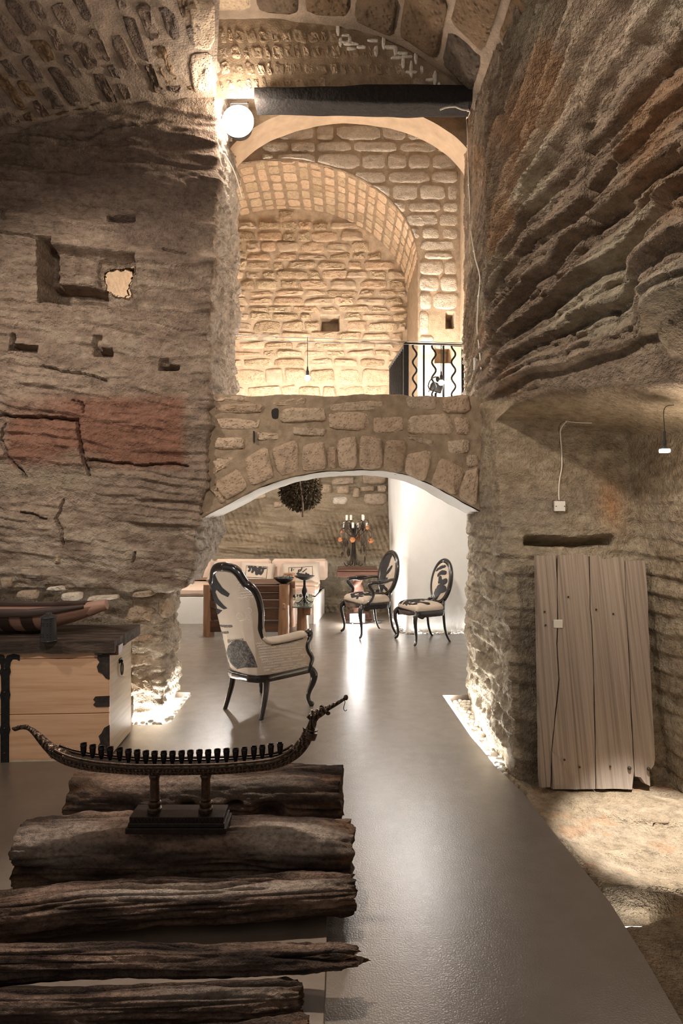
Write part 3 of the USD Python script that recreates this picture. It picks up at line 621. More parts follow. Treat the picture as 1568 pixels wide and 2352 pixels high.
v, f = box((0, 0, 0), (.012, .03, .085), .003); put('iron_pin', (v + np.array([*XZ(583, 1003, 4.68), 0])[[0, 2, 1]] + np.array([0, 4.68, 0]), f), 'iron_black', wm)
# white limewash under the arch
sof = np.stack([np.stack([us, np.full_like(us, y), zb - .006 + .006 * (noise(np.stack([us * 14, us * 0 + y * 14, us * 0], -1), 412) - .5)], -1) for y in np.linspace(YA + .02, YB - .01, 10)])
put('limewash', (sof.reshape(-1, 3), grid_faces(10, 180)), 'plaster_white', wm, smooth=True)
# ---- brick vault over the hall (left) : axis along Y
zv = lambda x: 4.79 - .082 * (x + .55) ** 2
mV = lambda u, v, h: np.stack([u, v, zv(u) - h * .99], -1) + np.stack([h * .164 * (u + .55) * -1, h * 0, h * 0], -1)
xe = lambda y: -.962 * y / 4.65 * (1 - .04 * (4.65 - y))      # open edge of the lower vault
VU, VV = np.meshgrid(np.linspace(0, 1, 150), np.linspace(1.0, 4.74, 170), indexing='ij')
UU = lerp(-4.2, xe(VV), VU)
HH = .022 * (fbm(np.stack([UU * 4, VV * 4, VV * 0], -1), 4, 501) - .5) + .010 * (noise(np.stack([UU * 22, VV * 22, VV * 0], -1), 503) - .5)
vv = mV(UU.ravel(), VV.ravel(), HH.ravel())
rim = np.stack([np.stack([UU[-1], VV[-1], vv.reshape(150, 170, 3)[-1, :, 2] + d], -1) for d in (0, .05, .9)])
ceil = S('ceiling', cat((vv, grid_faces(150, 170)), (rim.reshape(-1, 3), grid_faces(3, 170))), 'mortar_vault', 'barrel vault of small brown stones set in thick pale mortar', smooth=True)
rs = np.random.RandomState(77); outl = []
u = -3.05
while u < -.93:
    wd = rs.uniform(.105, .15); v = 2.9 + rs.uniform(0, .3)
    while v < 4.60:
        L = rs.uniform(.16, .46)
        a, b = u + .026, u + wd - .014
        if min(xe(v), xe(min(v + L, 4.6))) > b + .02 and rs.rand() > .10:
            s = lambda k=.012: rs.uniform(-k, k)
            outl.append(superquad([(a + s(), v + s()), (b + s(), v + s()), (b + s(), min(v + L, 4.60) - .03 + s()), (a + s(), min(v + L, 4.6) - .03 + s())], 14, .5))
        v += L + .015
    u += wd
lay(ceil, outl, mV, ['brick_brown', 'brick_brown', 'brick_brown', 'stone_dark'], name='brick', seed=7, proud=.007, edge=.012, rough=.014, jit=.36)
# long edge stones of the rim
for i, (v0, v1) in enumerate(((3.3, 3.75), (3.78, 4.2), (4.22, 4.6))):
    o = [(xe(v0) - .20, v0), (xe(v0) - .03, v0), (xe(v1) - .03, v1), (xe(v1) - .17, v1)]
    put('brick', stone(superquad(o, 16, .4), mV, proud=.012, edge=.03, rough=.012, seed=560 + i), 'stone_tan', ceil, smooth=35)

# ---- higher vault of large blocks over the opening
zB = lambda x: 5.42 - .30 * np.clip((x + .75) / 1.65, 0, 1.3) ** 2 - .34 * np.clip((x + .1) / 1.2, 0, 1.2) ** 2.2
mB = lambda u, v, h: np.stack([u - h * .35 * sstep(-.4, .8, u), v, zB(u) - h * .93], -1)
(vb, fb), BU, BV = wallgrid(mB, -1.5, 1.40, 1.6, 4.80, 120, 120, lambda u, v: .03 * (fbm(np.stack([u * 4, v * 4, v * 0], -1), 4, 511) - .5))
ce2 = S('ceiling', (vb, fb), 'mortar_vault', 'high vault of big dark stone blocks with lime joints over the opening', smooth=True)
xs_ = [-1.0, -.66, -.30, .085, .42, .74, 1.02, 1.25]
for i in range(len(xs_) - 1):
    v = 2.9 + (i % 2) * .2
    for L in (.62, .55, .62):
        a, b = xs_[i] + .022, xs_[i + 1] - .022; e = min(v + L, 4.66)
        if e - v > .1:
            put('stone', stone(superquad([(a, v + .02), (b, v + .02), (b, e - .02), (a, e - .02)], 20, .3), mB, proud=.03, edge=.04, rough=.02, seed=570 + i * 4 + int(v * 3), jit=.10), 'stone_dark' if i != 0 else 'stone_tan', ce2, smooth=35)
        v += L
# ---- wall over the beam, small leaning bricks and white lime
YT = 4.72
mT = lambda u, v, h: np.stack([u, YT - h, v], -1)
(vt, ft), TU, TV = wallgrid(mT, -1.0, 1.10, 4.80, 5.50, 150, 60, lambda u, v: .02 * (fbm(np.stack([u * 6, v * 6, v * 0], -1), 4, 521) - .5), lambda u, v: v < zB(u) + .06)
wt = S('wall_upper', (vt, ft), 'mortar_tan', 'strip of small bricks with white lime joints above the beam', smooth=True)
rs = np.random.RandomState(9); outl = []
v = 4.86
while v < 5.4:
    u = -.93
    while u < .98:
        wd, hh = rs.uniform(.05, .11), rs.uniform(.10, .13); tl_ = .018
        if v + hh < zB(u + wd / 2) - .015 and v > 4.83:
            outl.append(superquad([(u, v), (u + wd - .02, v), (u + wd - .02 - tl_, v + hh - .02), (u - tl_, v + hh - .02)], 12, .5))
        u += wd
    v += .125
lay(wt, outl, mT, ['stone_tan', 'mortar_tan', 'mortar_tan'], name='brick', seed=9, proud=.005, edge=.015, rough=.01, jit=.25)
rs = np.random.RandomState(19)
for i in range(26):
    u = rs.uniform(-.1, .85); v = zB(u) - rs.uniform(.02, .16)
    if v < 4.86: continue
    a, b = (rs.uniform(.03, .06), .012) if i % 2 else (.014, rs.uniform(.03, .06))
    o = superquad([(u - a, v - b), (u + a, v - b), (u + a, v + b), (u - a, v + b)], 12, .7)
    put('lime_patch', stone(o, lambda u, v, h: np.stack([u, YT - .010 - h, v], -1), proud=.006, edge=.01, rough=.004, depth=.02, seed=600 + i, jit=.5), 'white_patch', wt, smooth=35)

# ---- upper room
ZF = 2.40
S('floor', box((-.6, 7.0, ZF - .06), (4.2, 3.4, .12)), 'plaster_tan', 'upper room floor slab behind the parapet')
# spandrel arch on the far side of the opening
YS = 5.30
a_, b_, zc_, xc_ = 1.17, .76, 4.40, .06
def zsp(x): return zc_ + b_ * np.sqrt(np.clip(1 - ((x - xc_) / a_) ** 2, 0, 1))
us2 = np.linspace(-1.12, 1.22, 140); R = []
zl = np.where(np.abs(us2 - xc_) < a_, zsp(us2), 4.40) + .012 * (fbm(np.stack([us2 * 6, us2 * 0, us2 * 0], -1), 3, 531) - .5)
SPN = np.array([np.stack([us2, np.full_like(us2, YS), lerp(5.5, zl, k / 13)], -1) for k in range(14)]); R.append(SPN[-1])
for k in range(1, 10): R.append(np.stack([us2, np.full_like(us2, YS + .045 * k), zl + .006 * (noise(np.stack([us2 * 9, us2 * 0 + k, us2 * 0], -1), 533) - .5) + .008 * k], -1))
R = np.array(R); wsp = S('wall_spandrel', (SPN.reshape(-1, 3), grid_faces(*SPN.shape[:2])), 'mortar_tan', 'plastered wall with shade in its darker brown and a smooth pale arch band behind the beam', smooth=True); put('arch_band', (R.reshape(-1, 3), grid_faces(*R.shape[:2])), 'plaster_tan', wsp, smooth=True)  # spandrel takes the darker mortar to show shade beside the lit band
S('lintel_bed', box((0, 5.06, 5.27), (2.1, .60, .3)), 'plaster_tan', 'plastered underside of the opening above the beam')
# side jambs of the upper room and closing surfaces
def sheet(p00, p10, p11, p01, nu=60, nv=60, amp=.02, fs=5, seed=0):
    p = [np.asarray(q, float) for q in (p00, p10, p11, p01)]
    s, t = np.meshgrid(np.linspace(0, 1, nu), np.linspace(0, 1, nv), indexing='ij'); s, t = s[..., None], t[..., None]
    g = p[0] * (1 - s) * (1 - t) + p[1] * s * (1 - t) + p[2] * s * t + p[3] * (1 - s) * t
    n = np.cross(p[1] - p[0], p[3] - p[0]); n /= np.linalg.norm(n)
    g = g + n * (amp * (fbm(g * fs, 4, seed) - .5))[..., None]
    return g.reshape(-1, 3), grid_faces(nu, nv)
S('wall_upper_left', sheet((-2.28, 5.45, ZF), (-2.28, 8.0, ZF), (-2.28, 8.0, 6.3), (-2.28, 5.45, 6.3), seed=541), 'mortar_pale', 'pale plastered side wall of the upper room on the window side', smooth=True)
S('wall_upper_side', sheet((1.32, 5.2, ZF - .3), (1.32, 7.0, ZF - .3), (1.32, 7.0, 6.3), (1.32, 5.2, 6.3), seed=543), 'mortar_pale', 'pale side wall of the upper room beside the railing', smooth=True)
S('ceiling', sheet((-2.3, 5.3, 6.15), (1.4, 5.3, 6.15), (1.4, 8.0, 6.15), (-2.3, 8.0, 6.15), seed=545), 'mortar_pale', 'pale top of the upper room vault', smooth=True)
# front arch wall at Y 6.8 and the barrel behind it
YW, YR, AX, AW, AZ, AR = 6.8, 7.9, -.70, 1.55, 4.40, 1.13
inside = lambda u, v, g=0.: np.where(v < AZ, np.abs(u - AX) < AW - g, ((u - AX) / (AW - g)) ** 2 + ((v - AZ) / (AR - g)) ** 2 < 1)
HOLE1 = [XZ(1001, 795, YW), XZ(1036, 830, YW)]; HOLE2 = [XZ(1026, 720, YW), XZ(1040, 752, YW)]
def hcut(u, v, hs, d=.25):
    h = np.zeros_like(u)
    for (x0, z0), (x1, z1) in hs:
        h = np.maximum(h, d * sstep(-.012, .004, np.minimum(np.minimum(u - x0, x1 - u), np.minimum(z0 - v, v - z1))))
    return h
mW = lambda u, v, h: np.stack([u, YW - h, v], -1)
(vw, fw), WU, WV = wallgrid(mW, -2.3, 1.4, ZF, 6.2, 330, 330, lambda u, v: .012 * (fbm(np.stack([u * 5, v * 5, v * 0], -1), 4, 551) - .5) - hcut(u, v, [HOLE1, HOLE2]), lambda u, v: ~inside(u, v, .012))
wf = S('wall_upper_front', (vw, fw), 'mortar_pale', 'coursed pale stone wall with an arched opening in the upper room', smooth=True)
rs = np.random.RandomState(21)
def clear(u, v, w, h, hs, g=.0):
    return all(not (x0 - w / 2 - g < u < x1 + w / 2 + g and z1 - h / 2 - g < v < z0 + h / 2 + g) for (x0, z0), (x1, z1) in hs)
keepW = lambda u, v, w, h: clear(u, v, w, h, [HOLE1, HOLE2])
outl = courses(-.9, 1.30, 4.5, 6.15, (.13, .19), (.20, .52), .028, rs, keepW) + courses(.86, 1.30, ZF, 4.5, (.17, .30), (.20, .40), .022, rs, keepW)
arch_poly = Polygon(np.vstack([np.c_[AX + (AW + .008) * np.cos(np.linspace(0, np.pi, 80)), AZ + (AR + .008) * np.sin(np.linspace(0, np.pi, 80))], [[AX - AW, ZF - 1], [AX + AW + .008, ZF - 1]]]))
cl_ = []
for o in outl:
    g = Polygon(o).buffer(0).difference(arch_poly)
    for x in getattr(g, 'geoms', [g]):
        if x.area > .004: cl_.append(resample(np.array(x.exterior.coords)[:-1], 16))
outl = cl_
lay(wf, outl, mW, ['stone_pale'], seed=21, proud=.016, edge=.025, rough=.007)
# barrel (intrados) between the arch and the back wall
def mI(u, v, h):       # u = angle from the right springing, v = Y
    a = np.clip(u, 0, np.pi); low = np.minimum(u, 0)
    return np.stack([AX + (AW - h) * np.cos(a), v, AZ + (AR - h) * np.sin(a) + low * AW * .9], -1)
(vi, fi), IU, IV = wallgrid(mI, -1.45, np.pi, YW - .01, YR + .05, 220, 60, lambda u, v: .012 * (fbm(np.stack([u * 7, v * 5, v * 0], -1), 4, 561) - .5))
wi = S('ceiling', (vi, fi), 'mortar_tan', 'barrel vault of small squared stones behind the upper arch', smooth=True)
rs = np.random.RandomState(23); outl = []
ang = 0.02
while ang < 2.75:
    da = rs.uniform(.085, .125); v = YW + .01 - rs.uniform(0, .15)
    while v < YR - .03:
        L = rs.uniform(.13, .26); a, b = max(v, YW + .01), min(v + L, YR)
        if b - a > .06: outl.append(superquad([(ang + .012, a + .012), (ang + .012, b - .012), (ang + da - .012, b - .012), (ang + da - .012, a + .012)], 12, .4))
        v += L
    ang += da
lay(wi, outl, mI, ['stone_vault', 'stone_rubble', 'stone_vault'], seed=23, proud=.010, edge=.02, rough=.006, jit=.14)
# back wall of the upper room: rubble courses
HB = [[XZ(738, 726, YR), XZ(777, 758, YR)]]
mR = lambda u, v, h: np.stack([u, YR - h, v], -1)
(vr, fr_), RU, RV = wallgrid(mR, -2.3, .95, ZF, 5.65, 300, 300, lambda u, v: .025 * (fbm(np.stack([u * 4, v * 5, v * 0], -1), 4, 571) - .5) - hcut(u, v, HB))
wb = S('wall_back', (vr, fr_), 'mortar_pale', 'rubble stone back wall of the upper room', smooth=True)
rs = np.random.RandomState(25)
keepR = lambda u, v, w, h: inside(np.array(u), np.array(v + h * .4), .03) and clear(u, v, w, h, HB, .01)
outl = courses(-1.75, .85, ZF, 3.6, (.17, .25), (.20, .50), .035, rs, keepR, skew=.02) + courses(-1.75, .85, 3.6, 5.6, (.085, .15), (.16, .42), .025, rs, keepR, skew=.016)
lay(wb, outl, mR, ['stone_rubble', 'stone_vault', 'stone_rubble', 'mortar_pale'], seed=25, proud=.026, edge=.03, rough=.014, jit=.22)

# ---- lower room
S('ceiling', box((.0, 7.9, 2.33), (5.6, 5.0, .06)), 'plaster_white', 'white plastered ceiling of the lounge below the upper room')
YL = 10.1
mK = lambda u, v, h: np.stack([u, YL - h, v], -1)
def hK(u, v):
    t = v + .10 * u
    ledge = .10 * sstep(1.50, 1.46, v + .02 * np.sin(u * 5)) + .13 * sstep(1.02, .98, v + .04 * np.sin(u * 3 + 1) + .05 * u) + .12 * sstep(.86, .82, v)
    tool = .045 * np.abs(np.sin((u + .35 * v) * 38 + 2 * fbm(np.stack([u * 3, v * 3, v * 0], -1), 3, 581))) * sstep(.35, .55, fbm(np.stack([u * 2, v * 3, v * 0 + 5], -1), 3, 583)) * sstep(1.95, 1.8, v)
    return ledge + tool + .09 * (fbm(np.stack([u * 1.6, v * 2, v * 0], -1), 4, 585) - .5) + .085 * layered(u, v * 0, t, 587) + .02 * (fbm(np.stack([u * 14, v * 14, v * 0], -1), 3, 589) - .5) + .07 * sstep(.9, .7, v) * (fbm(np.stack([u * 5, v * 6, v * 0], -1), 4, 590) - .4)
(vk, fk), KU, KV = wallgrid(mK, -3.0, 1.0, -.02, 2.36, 330, 220, hK)
n1 = fbm(np.stack([KU * 1.5, KV * 3, KV * 0], -1), 4, 591); n2 = fbm(np.stack([KU * 6, KV * 10, KV * 0], -1), 4, 593)
T = mixc((.33, .25, .165), (.55, .44, .31), (n1 - .3) * 1.5 + (n2 - .5)); T = mixc(T, (.40, .36, .28), sstep(1.0, .8, KV) * .5)
wk = S('wall_lower_back', (vk, fk), 'rock_plain', 'tool-marked rock back wall of the lounge behind the bench', smooth=True, tint=T.reshape(-1, 3))
QK = lambda pts: np.array([XZ(x, y, YL - .02) for x, y in pts])
for i, q in enumerate([[(760, 1114), (812, 1112), (810, 1094), (764, 1098)], [(772, 1136), (800, 1134), (802, 1114), (770, 1116)], [(834, 1112), (886, 1112), (886, 1088), (832, 1088)], [(764, 1160), (798, 1160), (798, 1140), (764, 1142)], [(836, 1160), (888, 1160), (888, 1132), (836, 1132)], [(808, 1142), (824, 1144), (826, 1122), (814, 1118)], [(736, 1134), (762, 1132), (760, 1112), (738, 1112)],
                       [(826, 1130), (860, 1128), (858, 1116), (828, 1116)], [(700, 1120), (734, 1120), (732, 1094), (702, 1094)], [(866, 1130), (888, 1130), (888, 1114), (866, 1114)], [(628, 1166), (648, 1164), (648, 1154), (630, 1152)], [(560, 1150), (610, 1144), (606, 1128), (566, 1134)]]):
    put('stone', stone(superquad(QK(q), 16, .45), lambda u, v, h: np.stack([u, YL - .03 - h, v], -1), proud=.05, edge=.05, rough=.02, seed=640 + i, depth=.1, jit=.2), 'stone_pale' if i == 3 else 'stone_tan', wk, smooth=35)
# scratched figures near the corner
S('wall_lower_left', sheet((-2.9, 5.4, -.02), (-2.9, 10.1, -.02), (-2.9, 10.1, 2.36), (-2.9, 5.4, 2.36), seed=605, amp=.06, fs=3), 'plaster_white', 'white plastered end wall of the lounge', smooth=True)
# white plaster wall on the right: pilaster return and face
prof = np.array([[.775, 10.0], [.775, 9.5], [.80, 9.05], [.825, 8.9], [.80, 8.7], [.82, 8.25], [.87, 8.14], [1.0, 8.12], [1.5, 8.13], [2.6, 8.15]])
pw = np.array([LineString(prof).interpolate(t, normalized=True).coords[0] for t in np.linspace(0, 1, 90)])
zs2 = np.linspace(-.09, 2.36, 60)
g = np.stack([np.stack([pw[:, 0] + .012 * np.sin(z * 2.1), pw[:, 1] + .012 * (noise(np.stack([pw[:, 0] * 3, pw[:, 1] * 3, np.full(90, z * 2)], -1), 611) - .5), np.full(90, z)], -1) for z in zs2])
S('wall_lower_right', (g.reshape(-1, 3), grid_faces(60, 90)), 'plaster_white', 'white plastered wall behind the two oval-backed chairs', smooth=True)
S('wall_lower_end', sheet((2.6, 5.4, -.02), (2.6, 8.2, -.02), (2.6, 8.2, 2.36), (2.6, 5.4, 2.36), seed=613), 'plaster_white', 'white plastered side wall of the lounge past the rock jamb', smooth=True)
# ================================================================== lamps, strips, pebbles, railing, wiring
def ribbon(pts, w, z, up=0.0):
    p = np.asarray(pts, float); t = np.gradient(p, axis=0); t /= np.linalg.norm(t, axis=1, keepdims=True)
    n = np.stack([t[:, 1], -t[:, 0]], 1)
    a, b = p - n * w / 2, p + n * w / 2
    v = np.vstack([np.c_[a, np.full(len(p), z)], np.c_[b, np.full(len(p), z)], np.c_[a, np.full(len(p), z - .006)], np.c_[b, np.full(len(p), z - .006)]])
    m = len(p); i = np.arange(m - 1)
    q = np.vstack([np.stack([x + i, x + i + 1, y + i + 1, y + i], 1) for x, y in ((0, m), (m, 3 * m), (3 * m, 2 * m), (2 * m, 0))])
    return v, np.vstack([q[:, [0, 1, 2]], q[:, [0, 2, 3]]])
er = np.array(EDGE_R[1:6]); er = spline(np.c_[er, np.zeros(len(er))], 40)[:, :2] + np.array([.042, 0])
s1 = thing('led_strip', 'white glowing light strip along the slab edge at the foot of the stratified rock', 'light strip', (0, 0, 0))  # unseen edge strip, laid in view to make the channel line glow
put('diffuser', ribbon(er, .030, -.030), 'glow_strip', s1); put('channel', ribbon(er, .040, -.037), 'steel', s1)
s2 = thing('led_strip', 'white glowing light strip in the channel around the rubble pier beside the chest', 'light strip', (0, 0, 0))
pl_ = np.array([(-1.80, 4.68), (-1.7, 4.68), (-1.42, 4.68), (-1.385, 4.72), (-1.378, 4.8), (-1.378, 5.1), (-1.378, 5.36)])
pl_ = np.array([LineString(pl_).interpolate(t, normalized=True).coords[0] for t in np.linspace(0, 1, 60)])
put('diffuser', ribbon(pl_, .034, -.026), 'glow_strip', s2); put('channel', ribbon(pl_, .044, -.033), 'steel', s2)
s3 = thing('led_strip', 'white glowing light strip in the channel at the foot of the white plaster wall', 'light strip', (0, 0, 0))
put('diffuser', ribbon([(.86, 8.045), (1.2, 8.045), (1.6, 8.045), (2.3, 8.045)], .03, -.02), 'glow_wash', s3); put('channel', ribbon([(.86, 8.045), (1.6, 8.045), (2.3, 8.045)], .04, -.027), 'steel', s3)

s4 = thing('led_strip', 'short light strip glowing in the gap between the two rock ledges', 'light strip', (0, 0, 0))
put('diffuser', ribbon([(1.14, 2.535), (1.22, 2.535), (1.32, 2.54)], .02, -.13), 'glow_wash', s4); put('channel', ribbon([(1.14, 2.535), (1.22, 2.535), (1.32, 2.54)], .03, -.137), 'steel', s4)
def pebble_mesh(c, r, seed):
    rs = np.random.RandomState(seed); m = trimesh.creation.icosphere(subdivisions=1)
    v = np.array(m.vertices); v = v * (1 + .25 * (noise(v * 1.3 + seed, seed)[:, None] - .5)) * np.array([1, rs.uniform(.65, .95), rs.uniform(.45, .65)]) * r
    a = rs.uniform(0, 6.28); ca, sa = math.cos(a), math.sin(a)
    v = np.stack([v[:, 0] * ca - v[:, 1] * sa, v[:, 0] * sa + v[:, 1] * ca, v[:, 2]], 1)
    return v + c, np.array(m.faces)
def pebbles(n, sampler, rr, dmin, label, group, seed, z=-.05):
    rs = np.random.RandomState(seed); pts = []
    for _ in range(n * 60):
        p = sampler(rs)
        if p is None: continue
        r = rs.uniform(*rr)
        if all(np.hypot(p[0] - q[0], p[1] - q[1]) > dmin * (r + q[2]) for q in pts):
            pts.append((p[0], p[1], r))
            if len(pts) >= n: break
    for i, (x, y, r) in enumerate(pts):
        put('pebble', pebble_mesh((x, y, z + r * .4 + rs.uniform(0, .02)), r, seed * 1000 + i), 'pebble_grey', smooth=True, label=label, cat='pebble', group=group)
er_x = PchipInterpolator(np.array(EDGE_R[1:8])[::-1, 1], np.array(EDGE_R[1:8])[::-1, 0])
def sr(rs):
    y = rs.uniform(3.75, 5.27); x0 = float(er_x(y)) + (.085 if y > 4.15 else .03); x1 = 1.10 if y > 4 else 1.04
    return (rs.uniform(x0, x1), y) if x1 > x0 else None
pebbles(150, sr, (.020, .032), .72, 'small grey river pebble in the channel at the foot of the stratified rock', 'pebbles along the stratified rock', 3)
def sl(rs):
    return (rs.uniform(-1.355, -1.315), rs.uniform(4.72, 5.38)) if rs.rand() < .5 else ((rs.uniform(-1.47, -1.36), rs.uniform(4.60, 4.66)) if rs.rand() < .3 else (rs.uniform(-2.2, -1.36), rs.uniform(4.595, 4.64)))
pebbles(70, sl, (.018, .028), .75, 'small pale pebble in the bright channel around the rubble pier', 'pebbles around the pier', 4, z=-.03)
pebbles(70, lambda rs: (rs.uniform(.82, 1.75), rs.uniform(8.00, 8.025) if rs.rand() < .5 else rs.uniform(8.07, 8.11)), (.016, .026), .7, 'small pale pebble in the channel at the foot of the white wall', 'pebbles along the white wall', 5, z=-.02)
pebbles(26, lambda rs: (rs.uniform(.74, .80), rs.uniform(8.12, 9.2)), (.018, .03), .7, 'small pebble on the floor along the side of the white pilaster', 'pebbles along the pilaster', 6, z=0.0)

# ---- flood lamp under the beam
c = P(548, 285, 4.88)
fl = thing('flood_lamp', 'blazing round flood lamp on a bracket under the dark beam', 'lamp', c)
put('lens', ball((0, -.035, 0), .126, 3, (1, .40, 1)), 'glow_flood', fl, smooth=True)
hs = lathe([(.0, .10), (.07, .10), (.10, .06), (.118, .0), (.118, -.03), (.108, -.03), (.108, 0.01)], 28); put('housing', xf(hs, rx=-math.pi / 2), 'lamp_black', fl, smooth=40)
put('bracket', cat(box((0, .03, .19), (.15, .012, .02), .004), box((-.07, .03, .12), (.012, .012, .16), .003), box((.07, .03, .12), (.012, .012, .16), .003), box((0, .03, .155), (.15, .010, .09), .003)), 'steel', fl)
put('cable', tube(spl([(-.1, .0, -.02), (-.115, -.03, -.12), (-.115, -.03, -.24), (-.09, .0, -.28), (-.05, .2, -.33), (-.04, .4, -.38)], 30), .006, 6), 'cable_white', fl, smooth=True)
sphere_light('flood', c + np.array([.08, -.30, -.05]), .09, .60, CREAM)

# ---- beam
bm = put('ceiling_beam', None or (lambda: (lambda xs, a: (np.concatenate([np.stack([np.full(14, x), 4.70 + .10 * np.sign(np.cos(a)) * np.abs(np.cos(a)) ** .4 + .012 * (noise(np.stack([np.full(14, x * 5), a * 2, a * 0], -1), 701) - .5), 4.768 + (.068 + .012 * math.sin(x * 3)) * np.sign(np.sin(a)) * np.abs(np.sin(a)) ** .4 + .012 * (noise(np.stack([np.full(14, x * 6), a * 2, a * 0 + 3], -1), 702) - .5)], -1) for x in xs]), grid_faces(len(xs), 14, wrap=True)))(np.linspace(-.66, .99, 70), np.linspace(0, 2 * np.pi, 14, endpoint=False)))(), 'beam_black', smooth=45, label='charred black timber beam spanning the top of the tall opening', cat='beam')

# ---- cables and sockets
def on_wall(pts, off=.012): return np.array([q - off * (q - np.array([0, 0, EYE])) / np.linalg.norm(q - np.array([0, 0, EYE])) for q in (right_wall_at(*p) for p in pts)])
cw = [P(1010, 252, 4.59), P(1045, 245, 4.585), P(1062, 252, 4.585), *on_wall([(1071, 275), (1072, 330), (1075, 400), (1077, 470), (1081, 540), (1088, 590), (1099, 640), (1098, 700), (1094, 760), (1098, 820), (1101, 850)], .028)]
wc = thing('wall_cable', 'long white cable clipped down the rock from the beam to a socket', 'cable', (0, 0, 0))
cp = spline(cw, 90); put('sheath', tube(cp, .0060, 6), 'cable_white', wc, smooth=True)
for k in range(8, 88, 11): put('clip', ball(cp[k], .010, 1), 'socket_white', wc, smooth=True)
q = on_wall([(1091, 838)], .03)[0]
so = thing('wall_socket', 'white wall socket on the rock beside the railing', 'socket', q, .5)
put('plate', box((0, 0, 0), (.05, .014, .10), .006), 'socket_white', so, smooth=30); put('insert', xf(lathe([(0, .001), (.018, .001), (.020, .004), (.020, -.004)], 16), (0, -.009, .005), rx=math.pi / 2), 'socket_white', so, smooth=30); put('pin_hole', cat(ball((0, -.011, .01), .004, 1), ball((0, -.011, -.002), .004, 1)), 'dark_hole', so)
q = on_wall([(1280, 1158)], .02)[0]
jb = thing('junction_box', 'square white junction box on the niche wall above the plank door', 'junction box', q, 0.0)
put('cover', box((0, 0, 0), (.071, .026, .069), .004), 'socket_white', jb, smooth=30)
for sx in (-1, 1): put('screw', ball((sx * .028, -.014, 0), .0035, 1), 'iron_brown', jb)
nc = thing('niche_cable', 'thin pale cable running down the niche wall into the junction box', 'cable', (0, 0, 0))
cp = spline(on_wall([(1281, 1144), (1287, 1110), (1286, 1060), (1284, 1010), (1288, 988), (1296, 974)], .012), 40); put('sheath', tube(cp, .005, 6), 'cable_white', nc, smooth=True)
put('branch', tube(spline(on_wall([(1296, 975), (1325, 976), (1354, 977)], .012), 20), .004, 6), 'cable_white', nc, smooth=True)
q = P(1526, 1037, 3.05)
sl_ = thing('spot_bulb', 'small hanging spotlight with a black stem above the rock ledge', 'lamp', q)
put('bulb', lathe([(0, -.008), (.024, -.006), (.027, .004), (.024, .012), (.0, .013)], 20), 'glow_spot', sl_, smooth=True)
put('cap', lathe([(.022, .012), (.014, .026), (.010, .03), (.010, .055), (.006, .06), (.006, .10), (0, .10)], 16), 'lamp_black', sl_, smooth=40)
put('cord', tube(spl([(0, 0, .10), (-.002, 0, .13), (.0, .01, .19), (.03, .05, .23), (.10, .1, .25)], 20), .0022, 5), 'cable_black', sl_)
sphere_light('spot_down', q + np.array([0, 0, -.03]), .02, 8.0, COOL, aim=q + np.array([.03, -.03, -1.9]), cone=18, soft=.5)
sphere_light('spot_fill', q + np.array([0, -.02, -.05]), .025, .20, CREAM)

# ---- upper room railing and wires
rl = thing('railing', 'black iron railing of straight and wavy bars around the stair opening', 'railing', (0, 0, 0))
RY, rz0, rzt = 5.47, ZF, 3.11
X0, X1 = XZ(932, 0, RY)[0], XZ(1062, 0, RY)[0]
put('top_rail', tube([(X0, RY, rzt), (X1, RY, rzt - .015)], (.012,) * 2, 8), 'iron_black', rl)
put('corner_post', box((X0, RY, (rz0 + rzt) / 2), (.045, .045, rzt - rz0), .004), 'iron_black', rl); put('end_post', box((X1, RY, (rz0 + rzt) / 2), (.022, .022, rzt - rz0 - .02), .003), 'iron_black', rl)
for i, px in enumerate((952, 973, 996, 1018, 1041)):
    x = XZ(px, 0, RY)[0]; z = np.linspace(rz0, rzt - .01, 60)
    put('bar', tube(np.stack([x + (0 if i % 2 else .018) * np.sin((z - rz0) * 2 * np.pi / .145), np.full(60, RY), z], -1), .0085, 8), 'iron_black', rl, smooth=True)
B0, B1 = np.array([X0, RY, rzt]), np.array([.505, 6.35, rzt])
put('side_rail', tube([B0, B1], .016, 8), 'iron_black', rl)
for k in range(12):
    p = lerp(B0, B1, (k + 1) / 12); put('side_bar', tube([(p[0], p[1], rz0), (p[0], p[1], rzt)], .009, 6), 'iron_black', rl, smooth=True)
for i, (a, b, lab) in enumerate(((P(536, 769, 5.42), P(1064, 788, 5.42), 'upper steel wire stretched across the tall opening at rail height'), (P(536, 780, 5.42), P(1064, 793, 5.42), 'lower steel wire stretched across the tall opening just under another'))):
    tt = np.linspace(0, 1, 24)[:, None]; put('steel_wire', tube(a * (1 - tt) + b * tt - np.array([0, 0, .006]) * np.sin(np.pi * tt), .0036, 6), 'steel', label=lab, cat='wire', smooth=True)
def pend(px, py, Y, top, lab):
    q = P(px, py, Y); t = thing('pendant_bulb', lab, 'lamp', q)
    put('bulb', ball((0, 0, 0), .026, 2), 'glow_bulb', t, smooth=True)
    put('holder', lathe([(.014, .022), (.014, .06), (.008, .07), (.006, .10), (0, .10)], 12), 'lamp_black', t, smooth=40)
    put('cord', tube([(0, 0, .10), (0, 0, P(px, top, Y)[2] - q[2])], .003, 5), 'cable_black', t)
    return q
pend(706, 868, 5.42, 774, 'bare bulb on a thin cord hanging before the rubble back wall')
pend(1013, 879, 5.42, 792, 'bare bulb on a cord hanging behind the wavy railing bars')
q = P(1000, 893, 5.75); fs_ = thing('floor_spotlight', 'black spotlight on a stand behind the railing aimed at the wall', 'lamp', (q[0], q[1], ZF))
hz = q[2] - ZF
